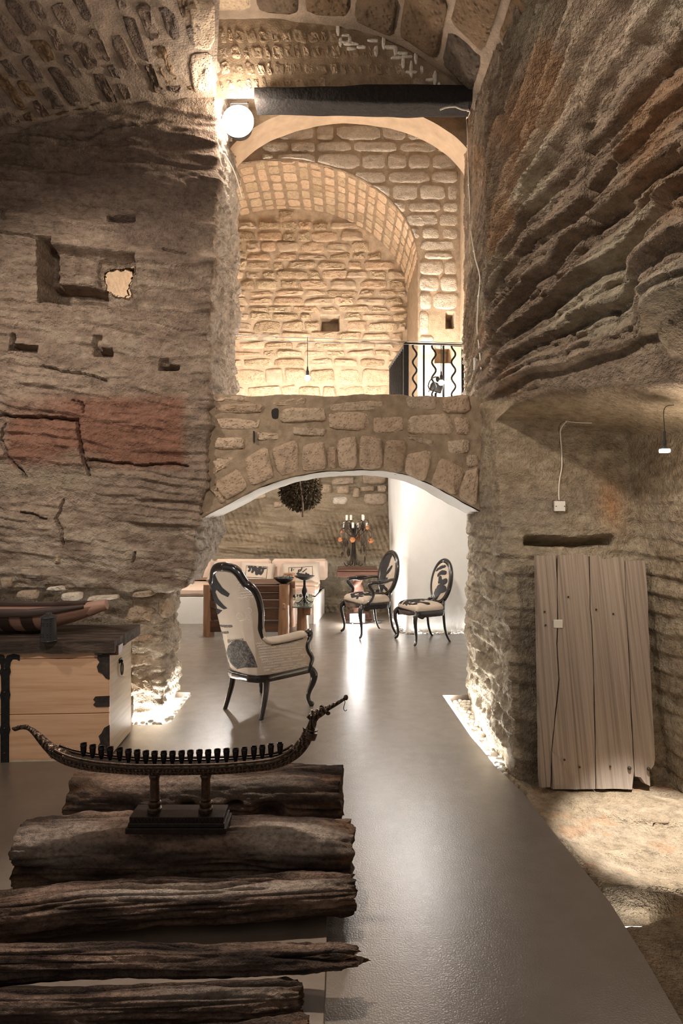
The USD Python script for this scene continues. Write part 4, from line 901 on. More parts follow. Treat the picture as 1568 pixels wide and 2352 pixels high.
put('body', xf(box((0, 0, 0), (.11, .13, .09), .012), (0, 0, hz), ry=.3), 'lamp_black', fs_, smooth=30); put('stand', cat(tube([(0, 0, 0), (0, 0, hz - .04)], .012, 8), box((0, 0, .01), (.2, .2, .02), .004)), 'lamp_black', fs_); put('knob', ball((.02, 0, hz + .09), .02, 1, (1, 1, 1.4)), 'lamp_black', fs_); put('yoke', tube(spl([(-.06, 0, hz), (-.05, 0, hz + .08), (0, 0, hz + .11), (.05, 0, hz + .08), (.06, 0, hz)], 20), .006, 6), 'lamp_black', fs_)
put('lens', box((0, .068, hz), (.09, .006, .07), .002), 'glow_bulb', fs_)
sphere_light('behind_rail', (q[0] - .1, q[1] + .55, ZF + .15), .04, .55, CREAM)

# ---- floor flood lamp in the lounge
q = G(820, 1432); ff = thing('floor_flood', 'blazing flood lamp lying on the floor under the oval-backed armchair', 'lamp', (q[0], q[1] - .02, 0))
put('lens', box((0, -.045, .085), (.20, .008, .11), .003), 'glow_floor', ff); put('case', box((0, .0, .085), (.23, .08, .14), .01), 'lamp_black', ff, smooth=30); put('foot', cat(box((-.07, 0, .008), (.02, .12, .016), .003), box((.07, 0, .008), (.02, .12, .016), .003)), 'lamp_black', ff)
put('cable', tube(spl([(.1, .05, .04), (.2, .1, .01), (.3, .0, .008), (.36, .08, .008), (.26, .16, .008), (.4, .2, .008)], 40), .006, 6), 'cable_black', ff, smooth=True)
sphere_light('floor_flood', (q[0] + .0, q[1] - .16, .11), .05, .75, COOL)
# ================================================================== lounge furniture
# ---- built-in bench with cushions
bn = thing('bench', 'white plastered built-in bench along the tool-marked rock wall', 'bench', (0, 0, 0))
v, f = extr([(-2.88, 8.72), (-.375, 8.72), (-.30, 9.64), (-2.88, 9.66)], .385); put('base', (v, f), 'plaster_white', bn)
put('end_block', extr([(-.40, 8.70), (-.362, 8.70), (-.27, 9.66), (-.33, 9.66)], .385), 'plaster_white', bn)
def cushion(c, s, seed, r=.5, puff=.25, nu=28):
    a, b = np.meshgrid(np.linspace(-1, 1, nu), np.linspace(-1, 1, nu), indexing='ij')
    hgt = (1 - np.abs(a) ** 4) ** .5 * (1 - np.abs(b) ** 4) ** .5
    w = .05 * (fbm(np.stack([a * 2, b * 2, a * 0 + seed], -1), 3, seed) - .5)
    top = np.stack([a * s[0] / 2 * (1 - .04 * (1 - np.abs(b)) * np.abs(a) ** 3), b * s[1] / 2 * (1 - .04 * (1 - np.abs(a))), (hgt * (1 + w * 3)) * s[2] / 2], -1)
    bot = top * np.array([1, 1, -1])
    v = np.vstack([top.reshape(-1, 3), bot.reshape(-1, 3)]); g = grid_faces(nu, nu)
    return v + np.asarray(c), np.vstack([g, g[:, ::-1] + nu * nu])
def slab_cushion(c, s, seed, r=.05):
    v, f = box((0, 0, 0), s, r); m = trimesh.Trimesh(v, f, process=True)
    for _ in range(3): m = m.subdivide()
    p = np.array(m.vertices); p += .02 * (fbm(p * 5 + seed, 3, seed)[:, None] - .5) * np.sign(p)
    return p + np.asarray(c), np.array(m.faces)
for i, (x0, x1, lab) in enumerate(((-2.86, -1.30, 'long rose-beige seat mattress on the bench, the one seen left of the tall armchair'), (-1.28, -.34, 'rose-beige seat mattress on the bench end beside the glass table'))):
    put('seat_cushion', slab_cushion(((x0 + x1) / 2, 9.14, .456), (x1 - x0, .86, .13), 40 + i, .055), 'linen_rose', smooth=40, label=lab, cat='cushion')
for i, (x0, x1, lab) in enumerate(((-2.86, -2.0, 'rose-beige back cushion against the rock, mostly hidden by the tall armchair'), (-1.98, -1.10, 'rose-beige back cushion behind the throw pillow with the black drips'), (-1.09, -.22, 'rose-beige back cushion at the open end of the bench'))):
    v, f = slab_cushion((0, 0, 0), (x1 - x0, .16, .33), 50 + i, .06); put('back_cushion', xf((v, f), ((x0 + x1) / 2, 9.56, .70), rx=-.12), 'linen_rose', smooth=40, label=lab, cat='cushion')
def pillow(cx, cy, cz, w, h, lab, seed, marks, tilt=-.45, rz=0, ry=0):
    t = thing('throw_pillow', lab, 'pillow', (cx, cy, cz), rz)
    def place(v): return xf((v, np.zeros((1, 3), int)), rx=math.pi / 2 + tilt, ry=ry)[0]
    v, f = cushion((0, 0, 0), (w, h, .15), seed); cov = put('cover', (place(v), f), 'linen', t, smooth=True)
    def lift(p):
        a, b = p[:, 0] / (w / 2), p[:, 1] / (h / 2); hg = (1 - np.abs(np.clip(a, -1, 1)) ** 4) ** .5 * (1 - np.abs(np.clip(b, -1, 1)) ** 4) ** .5
        wv = .05 * (fbm(np.stack([a * 2, b * 2, a * 0 + seed], -1), 3, seed) - .5)
        return np.c_[p[:, 0] * (1 - .04 * (1 - np.abs(b)) * np.abs(a) ** 3), p[:, 1] * (1 - .04 * (1 - np.abs(a))), hg * (1 + wv * 3) * .075 + .0035]
    for m in marks:
        g = shapely.segmentize(m, .03) if hasattr(shapely, 'segmentize') else m
        v, f = flat_tri(g); put('print', (place(lift(v)), f), 'ink_black', cov)
    return t
def flat_tri(g, mx=.02):
    """triangles of a flat polygon with edges no longer than mx"""
    vs, fs, n = [], [], 0
    for pz in getattr(g, 'geoms', [g]):
        if pz.is_empty or pz.area < 1e-7: continue
        v, f = trimesh.creation.triangulate_polygon(pz, engine='earcut')
        v, f = trimesh.remesh.subdivide_to_size(np.c_[v, np.zeros(len(v))], f, mx, max_iter=12)
        vs.append(v[:, :2]); fs.append(f + n); n += len(v)
    return np.vstack(vs), np.vstack(fs)
def frame_line(w, h, t=.008):
    o = Polygon([(-w, -h), (w, -h), (w, h), (-w, h)]); return o.difference(o.buffer(-t, join_style=2))
def brush(pts, w, seed):
    """a ragged paint stroke along pts"""
    rs = np.random.RandomState(seed); l = LineString(spline(np.c_[np.asarray(pts, float), np.zeros(len(pts))], 24)[:, :2])
    ps = [l.interpolate(t, normalized=True) for t in np.linspace(0, 1, 26)]
    return shapely.union_all([p.buffer(w * rs.uniform(.55, 1.1), 5) for p in ps] + [l.buffer(w * .55)])
U_ = shapely.union_all
mk1 = [frame_line(.165, .098, .006), U_([brush([(-.13, .075), (-.10, .03), (-.115, .01)], .016, 1), brush([(-.08, .08), (-.05, .02), (-.06, -.005)], .022, 2), brush([(-.03, .075), (.0, .01), (.01, -.03)], .026, 3), brush([(.05, .07), (.04, .01), (.06, -.02)], .026, 4), brush([(.10, .07), (.09, .0), (.07, -.04)], .020, 5), brush([(-.12, .075), (.0, .06), (.14, .07)], .016, 6)])]
mk2 = [frame_line(.185, .090, .006), brush([(-.135, .075), (-.14, .03)], .009, 7), Polygon([(-.115, .05), (-.09, .06), (-.11, .035)]), U_([brush([(.02, .07), (-.01, .02), (-.03, .015)], .010, 8), brush([(.0, .045), (-.03, .035), (-.035, .0)], .009, 9)]), brush([(.09, .05), (.03, .0)], .008, 10), U_([brush([(-.05, -.02), (.05, -.05), (.12, -.045)], .024, 11), brush([(.08, -.02), (.12, -.07)], .014, 12)])]
pillow(-1.30, 9.36, .655, .54, .36, 'linen throw pillow with a black frame and dripping black paint print', 61, mk1, ry=.06)
pillow(-.62, 9.34, .650, .58, .36, 'linen throw pillow with a black frame and a few loose brush strokes', 62, mk2, ry=-.05)
pillow(-1.86, 9.38, .65, .34, .34, 'small plain rose-beige throw pillow peeking over the tall armchair', 63, [], ry=.3)
put('folded_throw', slab_cushion((-.60, 9.0, .535), (.52, .30, .02), 66, .009), 'linen_rose', smooth=40, label='thin folded beige cloth lying on the bench seat under the framed pillow', cat='throw')

# ---- rustic plank table with log posts and a glass shelf
rt = thing('rustic_table', 'rustic table of dark planks between peeled log posts', 'table', (0, 0, 0))
def log_post(c, r, h, seed, bark=.25, lean=(0, 0)):
    z = np.linspace(0, h, 40); a = np.linspace(0, 2 * np.pi, 20, endpoint=False)
    zz, aa = np.meshgrid(z, a, indexing='ij')
    rad = r * (1 + bark * (fbm(np.stack([np.cos(aa) * 1.5, np.sin(aa) * 1.5, zz * 5 + seed], -1), 4, seed) - .5) + .10 * (1 - zz / h) ** 3)
    v = np.stack([rad * np.cos(aa) + lean[0] * zz, rad * np.sin(aa) + lean[1] * zz, zz], -1).reshape(-1, 3)
    v = np.vstack([v, [[lean[0] * h, lean[1] * h, h + .004], [0, 0, 0]]]); f = grid_faces(40, 20, wrap=True); j = np.arange(20)
    f = np.vstack([f, np.stack([39 * 20 + j, 39 * 20 + (j + 1) % 20, np.full(20, 800)], 1), np.stack([j, (j + 1) % 20, np.full(20, 801)], 1)])
    return v + np.asarray(c), f
put('post', log_post((-.745, 7.86, 0), .068, .665, 71, lean=(.01, 0)), 'table_post', rt, smooth=50); put('post', log_post((-.525, 8.28, 0), .075, .36, 72), 'table_post', rt, smooth=50)
put('post', log_post((-1.72, 7.9, 0), .068, .66, 73), 'table_post', rt, smooth=50); put('post', log_post((-.73, 8.55, 0), .085, .74, 74), 'table_post', rt, smooth=50)
for k, (z0_, z1_) in enumerate(((.055, .20), (.205, .36), (.365, .465), (.47, .555), (.56, .655))):
    put('plank', box((-1.23, 7.86 + .006 * (k % 2), (z0_ + z1_) / 2), (.92, .05, z1_ - z0_ - .004), .006), 'table_dark', rt, smooth=30)
for k in range(3): put('plank', box((-1.22, 8.02 + k * .20, .645), (1.02, .19, .04), .006), 'table_dark', rt, smooth=30)
for k, (c_, s_k) in enumerate((((-.735, 7.785, .40), (.035, .05, .065)), ((-.455, 8.23, .30), (.09, .12, .17)), ((-.66, 8.42, .60), (.05, .08, .10)), ((-.60, 7.95, .02), (.06, .08, .045)))):
    put('wedge', box(c_, s_k, .008), 'table_post', rt, smooth=30)
rs = np.random.RandomState(75)
gl = thing('glass_shelf', 'clear rectangular glass top overhanging beside the peeled log posts', 'glass top', (0, 0, 0))
put('pane', (lambda vf: (np.c_[vf[0][:, :2], vf[0][:, 2] + .385], vf[1]))(extr([(-.625, 7.72), (-.375, 7.72), (-.375, 8.62), (-.625, 8.62)], .014)), 'glass_green', gl)
put('crosspiece', box((-.52, 8.28, .368), (.10, .62, .03), .006), 'table_post', rt, smooth=30)
# bowl with glasses on the near post
q = P(652, 1338, 7.95)
bw = thing('wide_bowl', 'dark shallow bowl on the log post holding clear glasses', 'bowl', (q[0], q[1], .668))
put('basin', lathe([(0, 0), (.05, 0), (.05, .008), (.09, .03), (.13, .07), (.132, .075), (.125, .073), (.09, .035), (0, .018)], 28), 'iron_black', bw, smooth=40)
for k, (dx, dy) in enumerate(((.03, -.04), (-.05, .02), (.06, .05))):
    put('drinking_glass', (lambda m: (m[0] + np.array([q[0] + dx, q[1] + dy, .70]), m[1]))(lathe([(0, 0), (.025, .0), (.04, .03), (.045, .07), (.043, .07), (.038, .03), (.023, .004), (0, .004)], 20)), 'glass', smooth=40, label=['round clear drinking glass at the front of the wide bowl', 'round clear drinking glass at the edge of the wide bowl away from the dish', 'round clear drinking glass at the side of the wide bowl facing the tall dish'][k], cat='glass')
# tall dish
q = P(699, 1385, 8.05); td = thing('tall_dish', 'dark turned stand with a wide shallow dish on the glass top', 'dish stand', (q[0], q[1], .40))
put('dish', lathe([(0, .30), (.02, .30), (.06, .312), (.13, .350), (.135, .356), (.128, .356), (.06, .325), (0, .318)], 30), 'iron_black', td, smooth=40)
put('stem', lathe([(.0, .0), (.016, .0), (.014, .06), (.02, .09), (.034, .13), (.036, .16), (.024, .20), (.016, .22), (.016, .30), (0, .30)], 18), 'iron_black', td, smooth=40)
for k in range(4):
    a = k * math.pi / 2 + .4; put('foot', tube(spl([(0, 0, .08), (.03 * math.cos(a), .03 * math.sin(a), .05), (.07 * math.cos(a), .07 * math.sin(a), .012), (.12 * math.cos(a), .12 * math.sin(a), .010)], 16), .006, 6), 'iron_black', td, smooth=True)
gb = thing('glass_trough', 'long green-tinted glass trough of small glass balls on the glass top', 'dish', (-.53, 8.33, .401))
put('trough', cat(box((0, 0, .004), (.25, .10, .008)), box((0, -.05, .035), (.25, .006, .07)), box((0, .05, .035), (.25, .006, .07)), box((-.125, 0, .035), (.006, .1, .07)), box((.125, 0, .035), (.006, .1, .07))), 'glass', gb)
for k in range(9):
    put('glass_ball', ball((-.64 + k * .0275, 8.33 + .02 * (-1) ** k, .448 + .012 * (k % 2)), .022, 2), 'lacquer_black' if k % 3 == 0 else 'glass', smooth=True, label='small shiny glass ball in the green-tinted trough', cat='ball', group='glass balls in the trough')

# ---- pedestal table with candelabra
pt = thing('pedestal_table', 'mahogany table with a thick twisted column before the rock wall', 'table', (.24, 9.2, 0))
put('top', cat(box((0, 0, .742), (.60, .50, .030), .008), box((0, 0, .775 - .018), (.56, .46, .02), .006), box((0, 0, .685), (.62, .52, .08), .012)), 'mahogany', pt, smooth=30)
zz = np.linspace(.10, .65, 90); aa = np.linspace(0, 2 * np.pi, 28, endpoint=False); Z, A2 = np.meshgrid(zz, aa, indexing='ij')
R2 = .075 + .022 * np.cos(2 * A2 - Z * 30) ; put('column', (np.stack([R2 * np.cos(A2), R2 * np.sin(A2), Z], -1).reshape(-1, 3), grid_faces(90, 28, wrap=True)), 'mahogany_pale', pt, smooth=True)
put('foot', cat(box((0, 0, .05), (.34, .34, .1), .02), box((0, 0, .02), (.42, .42, .04), .01)), 'mahogany', pt, smooth=30)
cd = thing('candelabra', 'tall wrought candelabra with white candles, hanging leaves and dried roses', 'candelabra', (.23, 9.2, .768))
k_ = 9.2 / F
def cl(px, py, dy=0): return np.array([(px - 784) * k_ - .23, dy, EYE - (py - 1176) * k_ - .768])
for i, (px, dy) in enumerate(((790, -.05), (797, .03), (803, -.03), (808, .05), (814, -.06), (820, .04), (826, 0.02), (832, -.04))):
    put('base_scroll', tube(spl([cl(px, 1290 + (i % 2) * 4, dy * 3), cl(lerp(px, 812, .3), 1298, dy * 2), cl(lerp(px, 812, .55), 1290, dy), cl(lerp(px, 812, .78), 1262, dy * .4), cl(lerp(px, 812, .8), 1230, dy * .3), cl(lerp(px, 812, .55), 1205, dy * .8)], 30), .006, 6), 'iron_brown', cd, smooth=True)
for i, (px, py, dy) in enumerate(((796, 1189, -.05), (806, 1189, .07), (834, 1190, -.02), (833, 1188, .06), (790, 1206, .05), (810, 1206, -.08), (821, 1206, .06), (842, 1207, .03))):
    c = cl(px, py, dy); s_m = cl(812, 1250, dy * .2)
    put('arm', tube(spl([s_m, lerp(s_m, c, .35) + np.array([.01, 0, .02]), lerp(s_m, c, .75) + np.array([.02 * np.sign(px - 812), 0, -.02]), c + np.array([0, 0, -.055])], 24), .005, 6), 'iron_brown', cd, smooth=True)
    cu = put('cup', xf(lathe([(0, -.06), (.010, -.058), (.028, -.046), (.03, -.04), (.014, -.044), (0, -.044)], 14), c), 'iron_brown', cd, smooth=40)
    put('candle', xf(lathe([(0, -.045), (.019, -.045), (.018, .036), (.012, .041), (0, .040)], 14), c), 'candle_wax', cu, smooth=40, label='white candle stub')
rs = np.random.RandomState(81)
def leaf(c, L, w, seed, lean=0.):
    t = np.linspace(0, 1, 9); wd = w * np.sin(np.pi * np.clip(t, .02, .98)) ** .8
    rr = np.random.RandomState(seed); a = rr.uniform(0, 3.1)
    d = np.array([math.cos(a), math.sin(a), 0])
    cen = np.stack([lean * t, .02 * np.sin(t * 3), -L * t], -1)
    v = np.concatenate([cen - wd[:, None] * d, cen + np.array([0, .006, 0]), cen + wd[:, None] * d]) + c
    g = []
    for k in range(8):
        for o in (0, 9): g += [[o + k, o + k + 1, o + 10 + k], [o + k, o + 10 + k, o + 9 + k]]
    return v, np.array(g)
for i, (px, py, L, w) in enumerate(((794, 1238, .12, .05), (800, 1258, .14, .035), (786, 1268, .08, .025), (829, 1258, .10, .03), (838, 1276, .12, .018), (832, 1235, .12, .045), (836, 1250, .11, .03), (812, 1245, .12, .03), (795, 1196, .16, .05), (833, 1197, .16, .05), (825, 1220, .16, .04), (843, 1214, .07, .06))):
    put('hanging_leaf', leaf(cl(px, py, rs.uniform(-.08, .05)), L, w, 90 + i), 'dried_leaf', cd, label='dark dried leaf')
for i, px in enumerate((787, 791, 799, 803, 829, 834, 838, 841)):
    put('strand', tube([cl(px, 1200 + (i % 3) * 6, -.03 + .01 * i), cl(px + .5, 1262 + (i % 4) * 5, -.03 + .01 * i)], .0035, 5), 'iron_brown', cd)
def rose(c, r, seed):
    rr = np.random.RandomState(seed); ms = []
    for k in range(16):
        m = trimesh.creation.icosphere(subdivisions=1); v = np.array(m.vertices) * np.array([.55, .22, .62]) * r; d = rr.normal(size=3); d /= np.linalg.norm(d)
        T4 = trimesh.geometry.align_vectors([0, 1, 0], d); ms.append((v @ T4[:3, :3].T + d * r * .55 + c, np.array(m.faces)))
    return cat(ms)
for i, (px, py, dy, r) in enumerate(((781, 1239, -.04, .042), (809, 1239, -.11, .050), (851, 1242, -.02, .048), (843, 1212, -.05, .036), (823, 1237, .08, .042), (786, 1222, .03, .03))):
    dr_ = put('dried_rose', rose(cl(px, py, dy), r, 110 + i), 'dried_rose', cd, smooth=50, label='dried orange rose'); c0 = cl(px, py, dy)
    put('stalk', tube(spl([c0 + [0, 0, r], c0 + [.01 * np.sign(px - 812), 0, .11], lerp(c0, cl(812, 1218), .5) + [0, 0, .12], cl(812, 1222)], 18), .004, 5), 'iron_brown', dr_, smooth=True)

# ---- hanging bunch under the arch
q = P(690, 1128, 6.5); hbn = thing('dried_bunch', 'ball of dried mistletoe hanging upside down under the arch', 'dried plant', q)
put('stem', tube(spl([(.02, -.10, .30), (.005, -.17, .17), (.01, -.19, .05), (.03, -.19, -.08), (.035, -.17, -.19), (.03, -.12, -.27)], 40), np.linspace(.006, .012, 40), 7), 'twig_brown', hbn, smooth=True)
put('cord', tube([(.02, -.10, .28), (.02, -.10, 2.30 - q[2])], .004, 5), 'twig_brown', hbn)
rs = np.random.RandomState(83); tw, lv = [], []
for k in range(44):
    d = rs.normal(size=3); d /= np.linalg.norm(d); d[2] = d[2] * .9 - .05; e = d * .205 * rs.uniform(.7, 1.08)
    tw.append(tube(spl([np.array([0, 0, .14]), e * .5 + [0, 0, .06], e], 8), .0025, 4))
for k in range(2600):
    d = rs.normal(size=3); d /= np.linalg.norm(d); e = d * .21 * rs.uniform(.35, 1.0) ** .5 * np.array([1, 1, .93])
    L, w = rs.uniform(.03, .055), rs.uniform(.006, .011); b = rs.normal(size=3) * .6 + d + np.array([0, 0, -.6]); b /= np.linalg.norm(b)
    sd = np.cross(b, rs.normal(size=3)); sd /= np.linalg.norm(sd); cv = np.cross(b, sd) * L * .25
    lv.append((np.array([e, e + b * L * .4 + sd * w + cv, e + b * L * .4 - sd * w + cv, e + b * L * .8 + sd * w * .7 + cv, e + b * L * .8 - sd * w * .7 + cv, e + b * L]), np.array([[0, 1, 2], [1, 3, 2], [2, 3, 4], [3, 5, 4]])))
put('twigs', cat(tw), 'twig_brown', hbn, kind='stuff'); put('leaves', cat(lv), 'bunch_leaf', hbn, kind='stuff')

# ---- oval-backed chairs
def oval_chair(name, label, loc, rz, s, arms, seed):
    t = thing(name, label, 'chair', loc, rz)
    pu = lambda n, m, mt, parent=t, **k: put(n, (np.asarray(m[0]) * s, m[1]), mt, parent, **k)
    # seat frame with serpentine front
    a = np.linspace(0, 2 * np.pi, 72, endpoint=False)
    fx = lambda r: np.stack([.25 * r * np.sign(np.cos(a)) * np.abs(np.cos(a)) ** .45 * (1 + .06 * np.sin(a)), .24 * r * np.sign(np.sin(a)) * np.abs(np.sin(a)) ** .45 + .02 * np.cos(2 * a) * (np.sin(a) > 0)], -1)
    rings = [(1.02, .345 + .025 * (np.cos(3 * a) * (np.sin(a) > .1))), (1.04, .375), (1.04, .415), (1.0, .425), (.9, .425)]
    v = np.vstack([np.c_[fx(r), np.broadcast_to(z, 72)] for r, z in rings]); pu('seat_frame', (v, grid_faces(5, 72, wrap=True)), 'lacquer_black', smooth=50)
    prof = [(1.0, .415), (1.015, .435), (.99, .462), (.90, .485), (.72, .505), (.45, .515), (.2, .518)]
    v = np.vstack([np.c_[fx(r), np.full(72, z)] for r, z in prof] + [[[0, 0, .519]]]); f = grid_faces(7, 72, wrap=True); j = np.arange(72)
    f = np.vstack([f, np.stack([6 * 72 + j, 6 * 72 + (j + 1) % 72, np.full(72, 7 * 72)], 1)])
    from scipy.interpolate import LinearNDInterpolator as LND
    seat_top = LND(v[72:, :2], v[72:, 2])
    seat = pu('seat', (v, f), 'linen', smooth=True)
    seat_z = lambda r: np.interp(r, [0, .2, .45, .72, .90, .99, 1.02], [.519, .518, .515, .505, .485, .462, .43]) + .0025
    rs = np.random.RandomState(seed)
    marks = []
    for k in range(9):
        x0, y0 = rs.uniform(-.17, .17), rs.uniform(-.2, .12); dx, dy = rs.uniform(-.06, .06), rs.uniform(.05, .16)
        marks.append(brush([(x0, y0), (x0 + dx * .4 + .015, y0 + dy * .5), (x0 + dx, y0 + dy)], rs.uniform(.012, .030), seed * 10 + k))
    marks.append(brush([(-.08, -.2), (.06, -.12), (.16, -.02)], .06, seed)); marks.append(brush([(-.18, .02), (-.05, .10), (.08, .06), (.2, .15)], .035, seed + 2)); marks.append(brush([(.0, .22), (.06, .14), (.04, .05)], .03, seed + 3)); marks.append(brush([(-.16, .16), (-.05, .19), (.1, .17)], .016, seed + 1))
    g = U_(marks).intersection(Polygon(fx(.985)))
    v, f = flat_tri(g, .025); zq = seat_top(v); f = f[~np.isnan(zq[f]).any(1)]; pu('seat_print', (np.c_[v, zq + .004], f), 'print_black', smooth=True, parent=seat)
    # cabriole front legs, raked back legs
    for sx in (-1, 1):
        pu('leg', tube(spl([(sx * .225, .20, .40), (sx * .245, .235, .34), (sx * .240, .23, .24), (sx * .222, .205, .10), (sx * .228, .215, .035), (sx * .245, .245, .012)], 34), np.interp(np.linspace(0, 1, 34), [0, .15, .45, .8, .93, 1], [.024, .030, .020, .013, .017, .015]), 10), 'lacquer_black', smooth=True)
        pu('leg', tube(spl([(sx * .19, -.21, .41), (sx * .19, -.225, .28), (sx * .195, -.25, .12), (sx * .205, -.31, .0)], 26), np.linspace(.020, .013, 26), 8), 'lacquer_black', smooth=True)
    # oval back leaning
    lean = .20
    def bk(x, y, z): # local back plane: x across, z up from oval centre, y forward
        return np.stack([x, -.265 - (z + .28) * lean + y - .10 * (x ** 2) * -3 * .3, .745 + z], -1)
    ob = np.linspace(0, 2 * np.pi, 64)
    R = lambda k: (.205 * k, .275 * k)
    pts = bk(R(1.0)[0] * np.sin(ob), 0 * ob, R(1.0)[1] * np.cos(ob))
    pu('back_frame', tube(pts, .026, 10, cap=False, up=(0, 1, 0)), 'lacquer_black', smooth=True)
    pu('back_bead', tube(bk(R(.90)[0] * np.sin(ob), 0 * ob + .014, R(.90)[1] * np.cos(ob)), .009, 8, cap=False, up=(0, 1, 0)), 'lacquer_black', smooth=True)
    ks = np.array([.93, .85, .7, .5, .28, .1])
    for nm, sg in (('back_pad', 1), ('back_panel', -1)):
        v = np.vstack([bk(.205 * k * np.sin(ob[:-1]), np.full(63, sg * (.012 + .030 * (1 - k ** 2))), .275 * k * np.cos(ob[:-1])) for k in ks] + [bk(np.zeros(1), np.full(1, sg * .042), np.zeros(1))])
        f = grid_faces(6, 63, wrap=True); j = np.arange(63); f = np.vstack([f, np.stack([5 * 63 + j, 5 * 63 + (j + 1) % 63, np.full(63, 6 * 63)], 1)])
        pad = pu(nm, (v, f), 'linen', smooth=True); pad1 = pad if sg == 1 else pad1
    mk = []
    sd = 1 if arms else -1
    if arms:
        mk = [brush([(.03, .24), (.08, .1), (.06, -.05), (.10, -.2)], .085, seed + 5), brush([(-.10, .10), (-.04, .02), (.02, -.03)], .022, seed + 6), brush([(-.02, .2), (-.01, .1), (.03, .04)], .022, seed + 7), brush([(-.06, -.20), (.02, -.16)], .022, seed + 8), brush([(-.05, -.06), (.03, -.12)], .02, seed + 9)]
    else:
        mk = [brush([(-.06, .2), (.05, .17), (.12, .13)], .022, seed + 5), brush([(-.10, .12), (-.03, .12), (.04, .08)], .028, seed + 6), brush([(-.13, .02), (-.05, .0), (-.01, .05)], .035, seed + 7), brush([(-.13, -.08), (-.03, -.12), (.03, -.2)], .045, seed + 8), brush([(-.09, -.02), (.02, -.10), (.06, -.16)], .028, seed + 9)]
    g = U_(mk).intersection(Polygon(np.stack([.185 * np.sin(ob), .25 * np.cos(ob)], -1)))
    v, f = flat_tri(g, .03); kk = np.hypot(v[:, 0] / .205, v[:, 1] / .275); pu('back_print', (bk(v[:, 0], .012 + .030 * (1 - kk ** 2) + .003, v[:, 1]), f), 'print_black', smooth=True, parent=pad1)
    for sx in (-1, 1): pu('back_post', tube(spl([bk(np.array(sx * .13), np.array(0.), np.array(-.235)), (sx * .165, -.235, .50), (sx * .19, -.215, .41)], 14), .020, 8), 'lacquer_black', smooth=True)
    pu('splat', tube(bk(np.linspace(-.12, .12, 20), np.zeros(20), -.275 - .02 * np.cos(np.linspace(-1.5, 1.5, 20))), np.linspace(.026, .026, 20), 8), 'lacquer_black', smooth=True)
    if arms:
        for sx in (-1, 1):
            pu('arm', tube(spl([bk(np.array(sx * .195), np.array(0.0), np.array(-.07)), (sx * .235, -.19, .685), (sx * .275, -.05, .665), (sx * .285, .08, .675), (sx * .28, .125, .655), (sx * .268, .10, .60), (sx * .255, .06, .54), (sx * .262, .09, .47), (sx * .245, .14, .41)], 50), np.interp(np.linspace(0, 1, 50), [0, .3, .55, .62, 1], [.017, .022, .024, .022, .020]), 10), 'lacquer_black', smooth=True)
            pu('arm_pad', tube(spl([(sx * .25, -.15, .695), (sx * .278, -.04, .690), (sx * .286, .04, .688)], 16), np.stack([np.interp(np.linspace(0, 1, 16), [0, .2, .8, 1], [.01, .028, .028, .01]), np.interp(np.linspace(0, 1, 16), [0, .2, .8, 1], [.008, .016, .016, .008])], 1), 10), 'lacquer_black', smooth=True)
    return t
oval_chair('oval_armchair', 'black-framed oval-back armchair with black and cream print, by the flood lamp', (.335, 8.03, 0), math.radians(118), 1.04, True, 5)
oval_chair('oval_chair', 'black-framed oval-back side chair without arms before the white wall', (.985, 7.58, 0), math.radians(115), .97, False, 6)
# ================================================================== tall armchair (bergere) seen from behind
ac = thing('tall_armchair', 'tall black-framed armchair in printed linen seen from behind, lettered with a town name', 'armchair', (-.645, 5.0, 0), math.atan2(-.616, .788))
BC = np.array([(0, -.25), (.09, -.248), (.165, -.222), (.212, -.15), (.236, -.05), (.262, .09), (.292, .27)])
BS = np.r_[0, np.cumsum(np.linalg.norm(np.diff(BC, axis=0), axis=1))]; SM = BS[-1]
def plan(s):
    a = np.abs(s); x, y = np.interp(a, BS, BC[:, 0]), np.interp(a, BS, BC[:, 1])
    d = .02; x1, y1 = np.interp(np.minimum(a + d, SM), BS, BC[:, 0]), np.interp(np.minimum(a + d, SM), BS, BC[:, 1]); x0, y0 = np.interp(np.maximum(a - d, 0), BS, BC[:, 0]), np.interp(np.maximum(a - d, 0), BS, BC[:, 1])
    tx, ty = x1 - x0, y1 - y0; tx = np.where(a < d, np.maximum(tx, 1e-3), tx); ty = np.where(a < d, ty * (a / d), ty); L = np.hypot(tx, ty) + 1e-9
    return x * np.sign(s), y, ty / L * np.sign(s), -tx / L
def shell(s, z, off=0.):
    s, z = np.asarray(s, float), np.asarray(z, float); x, y, nx, ny = plan(s)
    g = np.clip((z - .33) / .83, -.1, 1.2); a = np.abs(s)
    bk_ = np.exp(-(a / .36) ** 4)
    y_0 = y; y = y - .15 * np.maximum(g, 0) ** 1.25 * bk_ - .02 * g; x = x * (1 + .36 * np.maximum(g, 0) * bk_) + np.sign(s) * .05 * g * (1 - bk_)
    y = y - (y_0 + .25) * .72 * np.clip(g, 0, 1) ** .8 * bk_
    return np.stack([x + nx * off, y + ny * off, z], -1)
FR = np.array([(0, 1.178), (.055, 1.172), (.105, 1.140), (.135, 1.085), (.155, 1.055), (.19, 1.042), (.225, 1.0), (.247, .93), (.252, .85), (.243, .77), (.232, .70), (.238, .645), (.268, .605), (.315, .588), (.42, .585), (.54, .592), (.62, .598)])
FRs = spline(np.c_[FR, np.zeros(len(FR))], 120)[:, :2]
FRs[:, 0] = np.minimum(FRs[:, 0], SM)
sb = SM * np.linspace(0, 1, 120)
nz_ = 50; tt = np.linspace(0, 1, nz_)[None]
def half(sg):
    Sg = lerp(sb[:, None], FRs[:, 0][:, None], tt ** 1.0); Zg = lerp(.325 + 0 * sb[:, None], FRs[:, 1][:, None], tt)
    return sg * Sg, Zg
